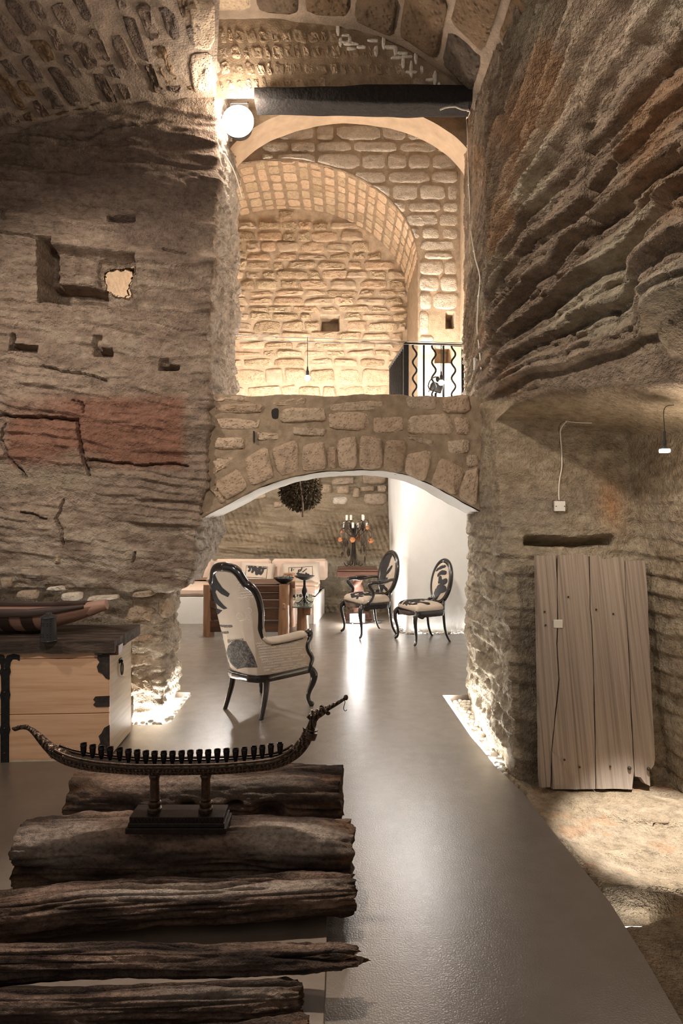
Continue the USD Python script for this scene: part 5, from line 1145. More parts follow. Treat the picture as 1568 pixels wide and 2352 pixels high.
for nm, off in (('outer_cover', 0.0), ('inner_cover', -.055)):
    ms = []
    for sg in (1, -1):
        Sg, Zg = half(sg); bul = -.03 * 4 * tt * (1 - tt) if off else .006 * tt * (1 - tt)
        ms.append((shell(Sg, Zg, off + bul).reshape(-1, 3), grid_faces(120, nz_)))
    for mm in ms:
        cv_ = put(nm, mm, 'linen', ac, smooth=True)
        if off == 0 and mm is ms[0]: OUT = cv_
fr_w = np.interp(np.linspace(0, 1, 120), [0, .1, .3, .55, .62, .72, 1], [.036, .034, .030, .030, .026, .018, .016])
for sg in (1, -1):
    put('crest_rail', tube(shell(sg * FRs[:86, 0], FRs[:86, 1], -.022), np.stack([fr_w[:86] * 1.05, fr_w[:86]], 1), 12, up=(0, 1, 0)), 'lacquer_black', ac, smooth=True)
    v, f = tube(shell(sg * FRs[76:, 0], FRs[76:, 1] + .008, -.025), np.stack([np.full(44, .052), np.full(44, .026)], 1) * np.r_[np.linspace(.7, 1, 6), np.ones(34), np.linspace(1, .8, 4)][:, None], 14)
    put('arm_pad', (v, f), 'linen', ac, smooth=True)
    p = [shell(sg * SM, z, -.012) + np.array([0, dy, 0]) for dy, z in ((-.06, .607), (-.012, .602), (-.015, .570), (-.045, .53), (-.045, .48), (-.012, .43), (.008, .385), (-.005, .345), (0, .315))]
    put('arm_support', tube(spl(p, 44), np.interp(np.linspace(0, 1, 44), [0, .08, .16, .5, .8, 1], [.026, .028, .020, .022, .026, .022]), 10), 'lacquer_black', ac, smooth=True)
    put('piping', tube(shell(sg * sb, np.full(120, .328), .004), .006, 6), 'lacquer_black', ac, smooth=True)
    put('piping', tube(shell(sg * FRs[84:116, 0], FRs[84:116, 1] - .022, .002), .0045, 6), 'lacquer_black', ac, smooth=True)
    # legs
    a0 = shell(sg * .245, .30, -.02); a1 = a0.copy(); a1[2] = 0; a1[:2] += np.array([sg * .02, -.075])
    put('leg', tube(spl([a0, lerp(a0, a1, .35) + [0, .012, 0], lerp(a0, a1, .7) + [0, .008, 0], a1], 26), np.linspace(.029, .018, 26), 8), 'lacquer_black', ac, smooth=40)
    b0 = np.array([sg * .285, .255, .315])
    put('leg', tube(spl([b0, b0 + [sg * .018, .035, -.06], b0 + [sg * .010, .02, -.14], b0 + [-sg * .01, -.005, -.24], b0 + [0, .012, -.29], b0 + [sg * .012, .032, -.306]], 34), np.interp(np.linspace(0, 1, 34), [0, .2, .55, .85, .95, 1], [.030, .034, .022, .016, .024, .018]), 10), 'lacquer_black', ac, smooth=True)
ss = np.r_[np.linspace(-SM, SM, 120)]
rail = np.array([shell(ss, np.full(120, z), o) for z, o in ((.275, -.035), (.275, .004), (.300, .010), (.322, .004), (.324, -.035))]); fr_rail = np.array([[np.stack([np.linspace(.292, -.292, 20)[i], .27 + .03 * math.cos(np.linspace(-1.5, 1.5, 20)[i]), z]) for i in range(20)] for z in (.27, .275, .30, .322, .324)])
put('seat_rail', (rail.reshape(-1, 3), grid_faces(5, 120)), 'lacquer_black', ac, smooth=50); put('seat_rail', (fr_rail.reshape(-1, 3), grid_faces(5, 20)), 'lacquer_black', ac, smooth=50)
v, f = slab_cushion((0, 0, 0), (.40, .44, .13), 77, .05); put('seat_cushion', xf((v, f), (0, .06, .40)), 'linen', ac, smooth=40)
put('seat_deck', box((0, .03, .325), (.34, .40, .03)), 'linen', ac)
# printed marks, laid on the outer cover
cz, sz_ = .67, -.74
def wpos(s, z, off=.002):
    p = shell(s, z, off); fx, fy = .616, .788
    n = math.hypot(fx, fy); fx, fy = fx / n, fy / n
    return np.stack([-.645 + p[..., 0] * fy + p[..., 1] * fx, 5.0 - p[..., 0] * fx + p[..., 1] * fy, p[..., 2]], -1)
from scipy.interpolate import LinearNDInterpolator
Sq, Zq = np.meshgrid(np.linspace(-.22, .63, 100), np.linspace(.325, 1.14, 70), indexing='ij'); W = wpos(Sq, Zq)
seen = np.stack([784 + W[..., 0] / W[..., 1] * F, 1176 - (W[..., 2] - EYE) / W[..., 1] * F], -1).reshape(-1, 2)
to_sz = LinearNDInterpolator(seen, np.stack([Sq, Zq], -1).reshape(-1, 2))
outer_poly = Polygon(np.vstack([np.c_[np.r_[-FRs[:40][::-1, 0], FRs[:, 0]], np.r_[FRs[:40][::-1, 1], FRs[:, 1]] - .012], [[SM, .335], [-.2, .335]]])).buffer(0)
def px_poly(pts):
    q = []
    for x, y in pts:
        for k in range(9):
            r = to_sz(x + 3.0 * k, y)
            r = np.asarray(r).ravel()
            if not np.isnan(r).any(): q.append(r); break
    return np.array(q)
def decal(g, m, name, off=.0025):
    g = g.buffer(0).intersection(outer_poly)
    g = U_([x for x in getattr(g, 'geoms', [g]) if x.geom_type == 'Polygon' and x.area > 2e-7])
    if g.is_empty: return
    v, f = flat_tri(g, .018); put(name, (shell(v[:, 0], v[:, 1], off), f), m, OUT, smooth=True, kind='stuff')
def stroke_px(pts, w, seed):
    q = px_poly(pts); return brush(q, w, seed) if len(q) > 1 else Polygon()
blk = []
for g in ([(474, 1318), (482, 1312), (492, 1318), (499, 1334), (510, 1350), (527, 1364), (523, 1371), (508, 1364), (497, 1354), (494, 1360), (500, 1374), (513, 1390), (521, 1397), (514, 1399), (502, 1391), (495, 1384), (498, 1398), (510, 1402), (503, 1409), (496, 1412), (486, 1414), (480, 1412), (474, 1370)], [(486, 1308), (496, 1313), (492, 1322), (482, 1326), (476, 1322)]):
    q = px_poly(g)
    if len(q) > 3: blk.append(Polygon(q).buffer(.004).buffer(-.002))
blk = U_(blk)
decal(blk, 'print_black', 'print')
gry = U_([stroke_px([(488, 1424), (500, 1436), (532, 1438)], .011, 6), stroke_px([(492, 1440), (508, 1452), (524, 1452)], .010, 7), stroke_px([(496, 1450), (506, 1480), (516, 1510), (520, 1540)], .020, 8), stroke_px([(504, 1478), (520, 1520), (540, 1548)], .013, 9)])
decal(gry, 'print_grey', 'print', .0022)
eng = Polygon(px_poly([(524, 1484), (542, 1470), (564, 1474), (574, 1492), (582, 1508), (590, 1532), (562, 1532), (544, 1536), (528, 1520), (522, 1500)]))
rs = np.random.RandomState(91)
x0, y0, x1, y1 = eng.bounds
lines = [LineString(np.array([[rs.uniform(x0, x1), rs.uniform(y0, y1)]]) + np.cumsum(rs.uniform(-.014, .014, (4, 2)), 0)).buffer(rs.uniform(.0012, .004), 2) for _ in range(150)]
houses = [Polygon([(a, b), (a + w, b), (a + w, b + h), (a + w / 2, b + h * 1.35), (a, b + h)]).difference(Polygon([(a + w * .3, b + h * .3), (a + w * .6, b + h * .3), (a + w * .6, b + h * .7), (a + w * .3, b + h * .7)])) for a, b, w, h in zip(rs.uniform(x0, x1, 26), rs.uniform(y0, y1, 26), rs.uniform(.006, .012, 26), rs.uniform(.008, .018, 26))]
decal(eng.buffer(.004), 'print_grey', 'town_print', .0020); decal(U_(lines + houses).intersection(eng), 'ink_black', 'town_print', .0030)
def text_px(txt, hpx, p0, p1, m, name, bold=False):
    tm = meshkit.text_mesh(txt, 1.0, .01, bold); v = np.array(tm.vertices); f = np.array(tm.faces); top = v[:, 2] > .005; ok = top[f].all(1); f = f[ok]
    L = v[:, 0].max(); p0, p1 = np.asarray(p0, float), np.asarray(p1, float); d = (p1 - p0) / L; n = np.array([d[1], -d[0]]); n /= np.linalg.norm(n)
    q = to_sz(p0 + v[:, :1] * d + v[:, 1:2] * n * hpx); put(name, (shell(q[:, 0], q[:, 1], .0035), f), m, OUT, kind='stuff')
text_px('Bonieux', 7.5, (523, 1477), (560, 1471), 'ink_black', 'lettering')
def script_px(p0, p1, amp, seed, w=.0011):
    """a line of pen handwriting between two pixels of the frame, as loops on the cloth"""
    rr = np.random.RandomState(seed); p0, p1 = np.asarray(p0, float), np.asarray(p1, float); L = np.linalg.norm(p1 - p0); n = max(16, int(L * 2.6))
    t = np.linspace(0, 1, n); d = (p1 - p0) / L; nn = np.array([d[1], -d[0]])
    ph = np.cumsum(rr.uniform(.55, 1.25, n)); h = amp * (.35 + .65 * noise(np.stack([t * L / 5, t * 0, t * 0], -1), seed)) * np.sin(ph)
    tall = (rr.rand(n) < .06) * amp * rr.choice([1.3, -1.1], n)
    q = p0 + (t * L)[:, None] * d + nn * (h + tall)[:, None] + d * (amp * .55 * np.cos(ph))[:, None]
    gap = noise(np.stack([t * L / 9, t * 0 + 5, t * 0], -1), seed + 3) > .26
    q = to_sz(q); out, cur = [], []
    for k in range(n):
        if gap[k] and not np.isnan(q[k]).any() and outer_poly.contains(Point(q[k])): cur.append(q[k])
        else:
            if len(cur) > 3: out.append(np.array(cur))
            cur = []
    if len(cur) > 3: out.append(np.array(cur))
    return [tube(shell(c[:, 0], c[:, 1], .0022), w, 4) for c in out]
for i in range(13):
    y = 1478 + i * 6.1; x0 = 588 + i * 1.9
    ms = script_px((x0, y), (min(722, 690 + i * 2.6) - (i % 3) * 8, y - 9 - i * .5), 2.1, 200 + i)
    if ms: put('handwriting', cat(*ms), 'print_white', OUT, kind='stuff')
for i in range(7):
    ms = script_px((544 + i * 1.2, 1337 + i * 6.2), (569 + i * 2.2, 1335 + i * 5.8), 1.9, 230 + i)
    if ms: put('handwriting', cat(*ms), 'print_white', OUT, kind='stuff')
fl_px = [(548, 1420), (543, 1414), (548, 1408), (556, 1412), (558, 1422), (550, 1426), (560, 1424), (566, 1408), (572, 1396), (577, 1400), (572, 1412), (568, 1420), (573, 1424)]
q = to_sz(spl(np.c_[np.array(fl_px, float), np.zeros(len(fl_px))], 60)[:, :2]); q = q[~np.isnan(q).any(1)]; put('handwriting', tube(shell(q[:, 0], q[:, 1], .0022), .0014, 4), 'print_white', OUT, kind='stuff')
for a, b in (((545, 1373), (572, 1370)), ((594, 1510), (640, 1505)), ((650, 1546), (672, 1538))):
    q = to_sz(np.linspace(a, b, 12)); put('handwriting', tube(shell(q[:, 0], q[:, 1], .0022), .0014, 4), 'print_white', OUT, kind='stuff')

# ================================================================== chest with trough and lantern
CX, CY, cr = -1.50, 3.93, math.radians(3)
ch = thing('wooden_chest', 'large pine chest with black iron straps and a rough dark slab lid', 'chest', (CX, CY, 0), cr)
W_, D_, H_ = 1.35, .52, .70
put('plank', box((-W_ / 2, .02, .155), (W_, .035, .29), .004), 'chest_pine', ch, smooth=30); put('plank', box((-W_ / 2, .02, .480), (W_, .035, .352), .004), 'chest_pine', ch, smooth=30); put('plank', box((-W_ / 2, .02, .680), (W_, .035, .042), .004), 'chest_pine', ch, smooth=30)
put('side_panel', box((-.018, D_ / 2, .335), (.032, D_ - .035, .65), .004), 'chest_side', ch, smooth=30); put('side_panel', box((-.018, D_ / 2, .675), (.032, D_ - .035, .045), .003), 'chest_side', ch, smooth=30)
put('body', box((-W_ / 2, D_ / 2 + .02, .35), (W_ - .08, D_ - .06, .68)), 'chest_side', ch)
put('skirting', box((-W_ / 2, .018, .006), (W_, .03, .012)), 'chest_side', ch)
def strap_poly(px, sc=1.0):
    q = np.array([XZ(x, y, 3.93) for x, y in px]); q[:, 0] -= CX; return q
def iron(pts, name, t=.006, m='iron_black'):
    v, f = plate(Polygon(strap_poly(pts)).buffer(.002).buffer(0), -.004, t); return put(name, (v, f), m, ch)
ist = iron([(10, 1530), (9, 1522), (4, 1512), (-4, 1508), (-14, 1512), (-14, 1502), (2, 1500), (14, 1502), (18, 1512), (24, 1503), (36, 1500), (49, 1503), (50, 1514), (44, 1510), (36, 1509), (30, 1518), (28, 1530), (30, 1540), (27, 1550), (27, 1580), (29, 1592), (27, 1606), (27, 1660), (29, 1672), (26, 1684), (26, 1748), (9, 1748), (9, 1684), (7, 1672), (10, 1660), (10, 1606), (8, 1592), (11, 1580), (10, 1550), (7, 1540)], 'iron_strap')
put('keyhole', xf(ball((0, 0, 0), .008, 1, (.7, .4, 1.8)), (XZ(18, 1526, 3.93)[0] - CX, -.005, XZ(18, 1526, 3.93)[1])), 'dark_hole', ist)
iron([(251, 1480), (220, 1482), (218, 1492), (226, 1500), (225, 1512), (230, 1520), (224, 1530), (227, 1542), (236, 1546), (243, 1556), (251, 1560)], 'corner_iron', .007, 'iron_brown'); iron([(251, 1599), (220, 1600), (216, 1606), (221, 1611), (216, 1618), (222, 1622), (251, 1622)], 'corner_iron', .007, 'iron_brown'); iron([(251, 1666), (240, 1672), (234, 1684), (228, 1690), (232, 1704), (226, 1714), (234, 1722), (246, 1736), (251, 1738)], 'corner_iron', .007, 'iron_brown')
for z in (.06, .22, .45, .60): put('stud', ball((XZ(18, 0, 3.93)[0] - CX, -.006, z), .007, 1), 'iron_brown', ist)
v, f = tube(np.stack([np.zeros(28), .022 * np.sin(np.linspace(0, 2 * np.pi, 28)), .042 * np.cos(np.linspace(0, 2 * np.pi, 28))], 1), .005, 6, cap=False); put('ring_handle', (v + np.array([.012, .24, .53]), f), 'iron_brown', ch, smooth=True)
hpl = put('handle_plate', cat(box((.001, .24, .585), (.008, .05, .03), .002), ball((.008, .24, .58), .012, 1)), 'iron_black', ch)
# slab lid: rough edged
nx, ny = 120, 50
a, b = np.meshgrid(np.linspace(0, 1, nx), np.linspace(0, 1, ny), indexing='ij')
x = lerp(-W_ - .02, .045 + .02 * (fbm(np.stack([b * 5, b * 0, b * 0], -1), 3, 811) - .5), a)
yf = -.035 + .05 * (fbm(np.stack([a * 9, a * 0, a * 0], -1), 4, 813) - .5); y = lerp(yf, D_ + .03, b)
zt_ = .775 + .016 * (fbm(np.stack([a * 10, b * 3, a * 0], -1), 4, 815) - .5); zb_ = .702 + .03 * (fbm(np.stack([a * 7, a * 0, a * 0 + 4], -1), 4, 817) - .5) * (b < .08)
top = np.stack([x, y, zt_], -1); bot = np.stack([x, y, zb_], -1)
gf = grid_faces(nx, ny); n_ = nx * ny
rimi = np.r_[np.arange(nx) * ny, (nx - 1) * ny + np.arange(ny), (np.arange(nx) * ny + ny - 1)[::-1], np.arange(ny)[::-1]]
rf = np.vstack([np.stack([rimi[:-1], rimi[1:], rimi[1:] + n_], 1), np.stack([rimi[:-1], rimi[1:] + n_, rimi[:-1] + n_], 1)])
put('slab_lid', (np.vstack([top.reshape(-1, 3), bot.reshape(-1, 3)]), np.vstack([gf, gf[:, ::-1] + n_, rf])), 'dark_slab', ch, smooth=30)
put('brace_block', box((.02, .06, .705), (.075, .10, .062), .006), 'mahogany', ch, smooth=30); put('hasp', box((-.055, -.026, .73), (.05, .012, .09), .005), 'iron_brown', ch, smooth=30)

tr = thing('wooden_trough', 'long boat-shaped wooden trough with dark ribs lying on the chest lid', 'trough', (-2.25, 4.16, .79))
xs = np.linspace(-.75, .62, 90); an = np.linspace(-np.pi / 2 - 1.35, -np.pi / 2 + 1.35, 26)
e = np.clip((.62 - xs) / .42, 0, 1) ** .7; e2 = np.clip((xs + .75) / .1, .6, 1)
def hull_v(k): 
    return np.stack([np.stack([np.full(26, x), np.cos(an) * .17 * (.25 + .75 * ee) * k, .175 + (np.sin(an) * .175 * (.28 + .72 * ee) * k) + .02 * (1 - ee)], -1) for x, ee in zip(xs, e * e2)])
put('hull', (np.vstack([hull_v(1).reshape(-1, 3), hull_v(.93).reshape(-1, 3)]), np.vstack([grid_faces(90, 26), grid_faces(90, 26)[:, ::-1] + 90 * 26])), 'trough_wood', tr, smooth=True)
hv = hull_v(1.035)
for k0 in (4, 22, 48, 58): put('rib', (hv[k0:k0 + 6].reshape(-1, 3), grid_faces(6, 26)), 'trough_dark', tr, smooth=True)
for sg in (0, -1):
    g_ = hv[:84, sg]; put('gunwale', tube(g_ + np.array([0, 0, .012]), np.stack([np.full(84, .012), np.interp(xs[:84], [-.75, .3, .56], [.030, .026, .012])], 1), 8), 'trough_dark', tr, smooth=40)
put('spout', tube(spl([(.54, -.02, .15), (.60, -.03, .17), (.66, -.03, .185)], 12), np.linspace(.05, .035, 12), 12), 'trough_wood', tr, smooth=40)
q = G(103, 1476, .785); ln = thing('tin_lantern', 'black pierced tin lantern standing on the chest lid before the trough', 'lantern', (q[0], q[1] + .05, .785))
lb = put('body', lathe([(0, 0), (.050, 0), (.052, .004), (.049, .010), (.043, .152), (.0, .152)], 28), 'lamp_black', ln, smooth=40); put('cap', lathe([(.052, .150), (.050, .154), (.020, .170), (.018, .178), (0, .180)], 28), 'lamp_black', ln, smooth=40)
for z in (.035, .05, .105, .118):
    for a in (-2.3, -1.9, -1.3, -.9): r = .051 - .045 * z; put('pierced_hole', ball((r * math.cos(a), r * math.sin(a), z), .0045, 1), 'dark_hole', lb)

# ================================================================== weathered logs
def log(label, A, B, rA, rB, seed, sq=.0, ht=1.0, dark=.5, pale=(), jag=.04, nx=190, na=130, knots=()):
    A, B = np.asarray(A, float), np.asarray(B, float); ax = B - A; L = np.linalg.norm(ax); ax /= L
    sd = np.cross([0, 0, 1], ax); sd /= np.linalg.norm(sd); upv = np.cross(ax, sd)
    t = np.linspace(0, 1, nx); th = np.linspace(0, 2 * np.pi, na, endpoint=False); t2, a2 = np.meshgrid(t, th, indexing='ij')
    r0 = lerp(rA, rB, t2); c, s = np.cos(a2), np.sin(a2)
    if sq: r0 = r0 * lerp(1.0, 1 / (np.abs(c) ** 5 + np.abs(s) ** 5) ** .2 * .92, sq)
    q = np.stack([t2 * L * 2.2, c * .8 + seed, s * .8], -1)
    big = 1 + .55 * (fbm(q, 3, seed) - .5) + .22 * (fbm(q * np.array([2.2, 2.6, 2.6]), 4, seed + 1) - .5)
    arc_ = a2 * r0
    grain = np.abs(noise(np.stack([t2 * L * 2.5, c * r0 * 55, s * r0 * 55], -1), seed + 3) - .5) * 2
    fine = noise(np.stack([t2 * L * 9, c * r0 * 160, s * r0 * 160], -1), seed + 4)
    chk = fbm(np.stack([t2 * L * 13, c * r0 * 30, s * r0 * 30], -1), 4, seed + 5)
    endw = sstep(.16, 0, t2) * .8 + sstep(.86, 1, t2)
    gm = sstep(.45, .65, fbm(np.stack([t2 * L * 2, c * 1.4, s * 1.4 + 3], -1), 3, seed + 8))
    r = r0 * big - (.004 + .010 * gm) * sstep(.22, .0, grain) - .004 * fine - .034 * endw * (chk - .3) - .016 * (chk - .5)
    for k in range(5):
        rr = np.random.RandomState(seed * 7 + k); a0 = rr.uniform(0, 6.28); w = a0 + .5 * (fbm(np.stack([t2 * 2.2 + k, t2 * 0, t2 * 0], -1), 3, seed + 20 + k) - .5)
        dd = np.abs((a2 - w + np.pi) % (2 * np.pi) - np.pi) * r0; r = r - .03 * sstep(.008, .001, dd) * sstep(rr.uniform(0, .4), rr.uniform(.4, .5), t2) * (rr.rand() < .9)
    for tk, ak, rk, dk in knots:
        dd = np.hypot((t2 - tk) * L, ((a2 - ak + np.pi) % (2 * np.pi) - np.pi) * r0 * 1.6); r = r - dk * sstep(rk, rk * .4, dd)
    off = jag * ((fbm(np.stack([c * 2.2, s * 2.2, c * 0 + seed], -1), 4, seed + 9) - .5) * 2) * (sstep(.75, 1.0, t2) + sstep(.25, 0, t2) * -1)
    P3 = A + (t2 * L + off)[..., None] * ax + (r * c)[..., None] * sd + (r * s * ht)[..., None] * upv
    P3 += (.03 * np.sin(t2 * 3.0 + seed) * (fbm(np.stack([t2 * 1.5, t2 * 0, t2 * 0], -1), 2, seed + 30)))[..., None] * upv
    P3[..., 2] = np.maximum(P3[..., 2], .022)
    V = [P3.reshape(-1, 3)]; Fc = [grid_faces(nx, na, wrap=True)[:, ::-1]]; n = nx * na
    for row, o in ((0, -1), (nx - 1, 1)):      # end grain
        rg = P3[row]; cen = rg.mean(0); base_i = row * na; prev = np.arange(na) + base_i
        for k, kk in enumerate((.75, .5, .25)):
            w_ = cen + (rg - cen) * kk + ax * (o * .05 * jag / .04 * (fbm(np.stack([c[0] * kk * 5, s[0] * kk * 5, c[0] * 0 + o], -1), 3, seed + 40) - .6))[:, None]
            V.append(w_); cur = np.arange(na) + n; n += na; j = np.arange(na); j2 = (j + 1) % na
            Fc.append(np.vstack([np.stack([prev[j], prev[j2], cur[j2]], 1), np.stack([prev[j], cur[j2], cur[j]], 1)])); prev = cur
        V.append(cen[None]); Fc.append(np.stack([prev, np.roll(prev, -1), np.full(na, n)], 1)); n += 1
    V = np.vstack(V); Fc = np.vstack(Fc)
    tone = fbm(np.stack([t2 * L * 5, c * r0 * 26, s * r0 * 26], -1), 4, seed + 50); patch = fbm(np.stack([t2 * L * 2.4, c * 1.3, s * 1.3 + seed], -1), 4, seed + 52)
    T = mixc((.07, .040, .029), (.52, .35, .26), (tone - .32) * 2.0 + (patch - .5) * 1.6)
    T = mixc(T, (.025, .016, .012), dark * sstep(.42, .62, fbm(np.stack([t2 * L * 3, c * 1.6, s * 1.6 + 5], -1), 4, seed + 54)))
    T = mixc(T, (.30, .15, .07), sstep(.5, .65, chk) * endw * .6 + .15 * sstep(.5, .7, patch)); T = T * (1 - (.25 + .4 * gm) * sstep(.22, .02, grain))[..., None]
    for tk, ak, wt_, wa_, am in pale:  # pale patches: weathered wood tone plus highlights put into the colour
        m_ = np.exp(-(((t2 - tk) / wt_) ** 2 + (((a2 - ak + np.pi) % (2 * np.pi) - np.pi) / wa_) ** 2) ** 2) * (.5 + fbm(np.stack([t2 * L * 7, c * 3, s * 3], -1), 4, seed + 60)); T = mixc(T, (.62, .50, .41), m_ * am * 1.2)
    Tf = np.vstack([T.reshape(-1, 3), np.tile([(.16, .095, .06)], (len(V) - nx * na, 1))])
    return put('weathered_log', (V, Fc), 'log_bark', None, smooth=True, tint=Tf, label=label, cat='log', group='weathered logs on the floor')
# angles: 0 = away from the camera side axis, pi/2 = up
log('squared weathered beam at the back of the log row, under the dragon boat stern', (-1.37, 3.16, .135), (.0, 3.10, .135), .140, .150, 11, sq=.9, dark=.7, pale=[(.25, 1.2, .3, .5, .5), (.55, 2.4, .35, .5, .35)], knots=[(.62, 3.0, .05, .07), (.75, 3.2, .10, .06), (.45, 2.9, .05, .04)], jag=.02)
log('thick weathered log carrying the bronze dragon boat', (-1.36, 2.63, .144), (.045, 2.60, .139), .142, .135, 12, sq=.35, dark=.5, pale=[(.82, 2.3, .15, .55, .9), (.12, 2.3, .14, .7, .55)], jag=.03, ht=.95)
log('pale-streaked weathered log with charred ends, third from the back', (-1.30, 2.24, .105), (.03, 2.38, .120), .090, .078, 13, dark=.6, pale=[(.55, 2.1, .3, .35, .9), (.85, 2.2, .12, .4, .6)], jag=.05)
log('slim weathered log with splintered end tips, fourth from the back', (-1.50, 2.00, .090), (.045, 2.01, .150), .066, .042, 14, dark=.6, jag=.09)
log('slim grey driftwood log with a crumbling red-brown end, leaning before the splintered one', (-1.40, 1.87, .066), (-.13, 1.925, .085), .052, .054, 15, dark=.6, pale=[(.8, 2.0, .2, .6, .35)], jag=.03)
log('thin driftwood log at the very front of the row', (-.78, 1.76, .072), (-.10, 1.79, .075), .046, .042, 16, dark=.5, jag=.02)
put('platform', box((-1.6, 1.72, .0105), (3.09, 1.40, .019), .003), 'platform_brown', label='low brown board on the floor under the front logs', cat='platform')

# ================================================================== bronze dragon boat with candle cups
DY = 2.56; kd = DY / F
def dp(px, py, dy=0.): return np.array([(px - 784) * kd, DY + dy, EYE - (py - 1176) * kd])
db = thing('dragon_boat', 'bronze dragon boat candle holder with a row of cups on a two-column base', 'candle holder', (0, 0, 0))
bot_px = np.array([(34, 1678), (62, 1676), (80, 1692), (108, 1726), (140, 1749), (172, 1760), (220, 1769), (280, 1774), (345, 1777), (480, 1776), (560, 1772), (625, 1765), (665, 1752), (692, 1734), (710, 1712), (720, 1690)])
top_px = np.array([(34, 1669), (62, 1667), (90, 1683), (120, 1708), (152, 1724), (186, 1733), (232, 1740), (288, 1745), (348, 1747), (478, 1746), (555, 1742), (612, 1737), (645, 1729), (668, 1716), (685, 1698), (694, 1680)])
tb = np.linspace(0, 1, 16); uu = np.linspace(0, 1, 150)
from scipy.interpolate import CubicSpline
cb, ct = PchipInterpolator(tb, bot_px)(uu), PchipInterpolator(tb, top_px)(uu)
cb = np.stack([CubicSpline(tb, bot_px[:, i])(uu) for i in (0, 1)], 1); ct = np.stack([CubicSpline(tb, top_px[:, i])(uu) for i in (0, 1)], 1)
wd = np.interp(uu, [0, .04, .12, .25, .4, .6, .75, .88, 1], [.006, .008, .016, .030, .042, .042, .034, .022, .019])
ang = np.linspace(0, 2 * np.pi, 28, endpoint=False)
deckness = sstep(.24, .30, uu) * sstep(.86, .80, uu)
V = []
for k in range(150):
    B3, T3 = dp(*cb[k]), dp(*ct[k]); c = (B3 + T3) / 2; uv = (T3 - B3) / 2
    sn = np.sin(ang); sn = np.where(sn > 0, lerp(sn, np.minimum(sn, .35) * 1.0 + .0, deckness[k]), sn)
    cs = np.sign(np.cos(ang)) * np.abs(np.cos(ang)) ** lerp(1., .7, deckness[k])
    V.append(c + np.outer(sn, uv) + np.outer(cs * wd[k], [0, -1, 0]))
V = np.vstack(V); put('hull', (np.vstack([V, V[:28].mean(0), V[-28:].mean(0)]), np.vstack([grid_faces(150, 28, wrap=True), np.stack([np.arange(28), (np.arange(28) + 1) % 28, np.full(28, 4200)], 1), np.stack([149 * 28 + np.arange(28), 149 * 28 + (np.arange(28) + 1) % 28, np.full(28, 4201)], 1)])), 'bronze_chased', db, smooth=50)
ks = np.where((uu > .22) & (uu < .88))[0]
for sg in (-1, 1):
    put('gunwale', tube(np.array([dp(ct[k][0], ct[k][1] + 2, sg * wd[k] * .93) for k in ks]), .0055, 8), 'bronze', db, smooth=True)
    for fr_, rr_ in ((.30, .0035), (.62, .003), (.92, .003)):
        put('moulding', tube(np.array([dp(*lerp(ct[k], cb[k], fr_), sg * wd[k] * (.985 if fr_ < .5 else .93 if fr_ < .8 else .42)) for k in ks]), rr_, 6), 'bronze', db, smooth=True)
put('deck', (lambda n: (np.array([dp(ct[k][0], ct[k][1] + 9, s * wd[k] * .86) for k in ks for s in (-1, 1)]), np.vstack([[[2 * i, 2 * i + 1, 2 * i + 3], [2 * i, 2 * i + 3, 2 * i + 2]] for i in range(n - 1)])))(len(ks)), 'bronze_dark', db)
cupx = [192, 213, 233, 253, 275, 295, 315, 335, 355, 376, 396, 417, 437, 458, 478, 499, 520, 541, 561, 583, 602, 622, 643]
cupy = [1707, 1711, 1714, 1716, 1718, 1721, 1723, 1725, 1726, 1726, 1726, 1725, 1724, 1723, 1723, 1721, 1720, 1719, 1717, 1714, 1712, 1709, 1706]
cup_prof = [(0, 0), (.007, 0), (.008, .008), (.0105, .014), (.0125, .03), (.0125, .038), (.0140, .041), (.0140, .046), (.0125, .049), (.0140, .052), (.0135, .054), (.0105, .053), (.0100, .034), (0, .032)]
for x, y in zip(cupx, cupy):
    p = dp(x, y); put('candle_cup', xf(lathe(cup_prof, 16), p + np.array([0, 0, -.054])), 'bronze_dark', db, smooth=40)
# neck, collar and head
neck = spl([dp(706, 1690), dp(712, 1676), dp(717, 1662), dp(720, 1650), dp(724, 1638)], 30); put('neck', tube(neck, np.interp(np.linspace(0, 1, 30), [0, .3, 1], [.025, .019, .016]), 14), 'bronze_chased', db, smooth=True)
put('collar', cat(tube(spl([dp(710, 1694), dp(713, 1686), dp(715, 1680)], 10), (.028, .029, .027, .0285, .027, .0285, .027, .0285, .027, .025), 16), tube(spl([dp(716, 1677), dp(716.5, 1674)], 4), (.0245, .026, .026, .0245), 16)), 'bronze', db, smooth=40)
put('mane', cat(plate([tuple(XZ(x, y, DY)) for x, y in ((706, 1684), (701, 1694), (697, 1680), (695, 1669), (703, 1674), (712, 1679))], DY - .008, .016), xf(ball((0, 0, 0), .014, 1, (.8, .8, 1)), dp(706, 1684))), 'bronze', db, smooth=30)
hd = spl([dp(707, 1647), dp(716, 1645), dp(728, 1640), dp(740, 1633), (dp(752, 1627)), dp(766, 1619), dp(780, 1611), dp(791, 1604), dp(795, 1601)], 60)
hw = np.interp(np.linspace(0, 1, 60), [0, .06, .2, .36, .48, .62, .8, .93, .97, 1], [.006, .017, .027, .024, .016, .011, .008, .007, .010, .006])
put('head', tube(hd, np.stack([hw * .75, hw], 1), 16, up=(0, 1, 0)), 'bronze_chased', db, smooth=True)
put('snout_curl', ball(dp(794, 1602), .011, 2, (.9, .8, 1.1)), 'bronze', db, smooth=True)
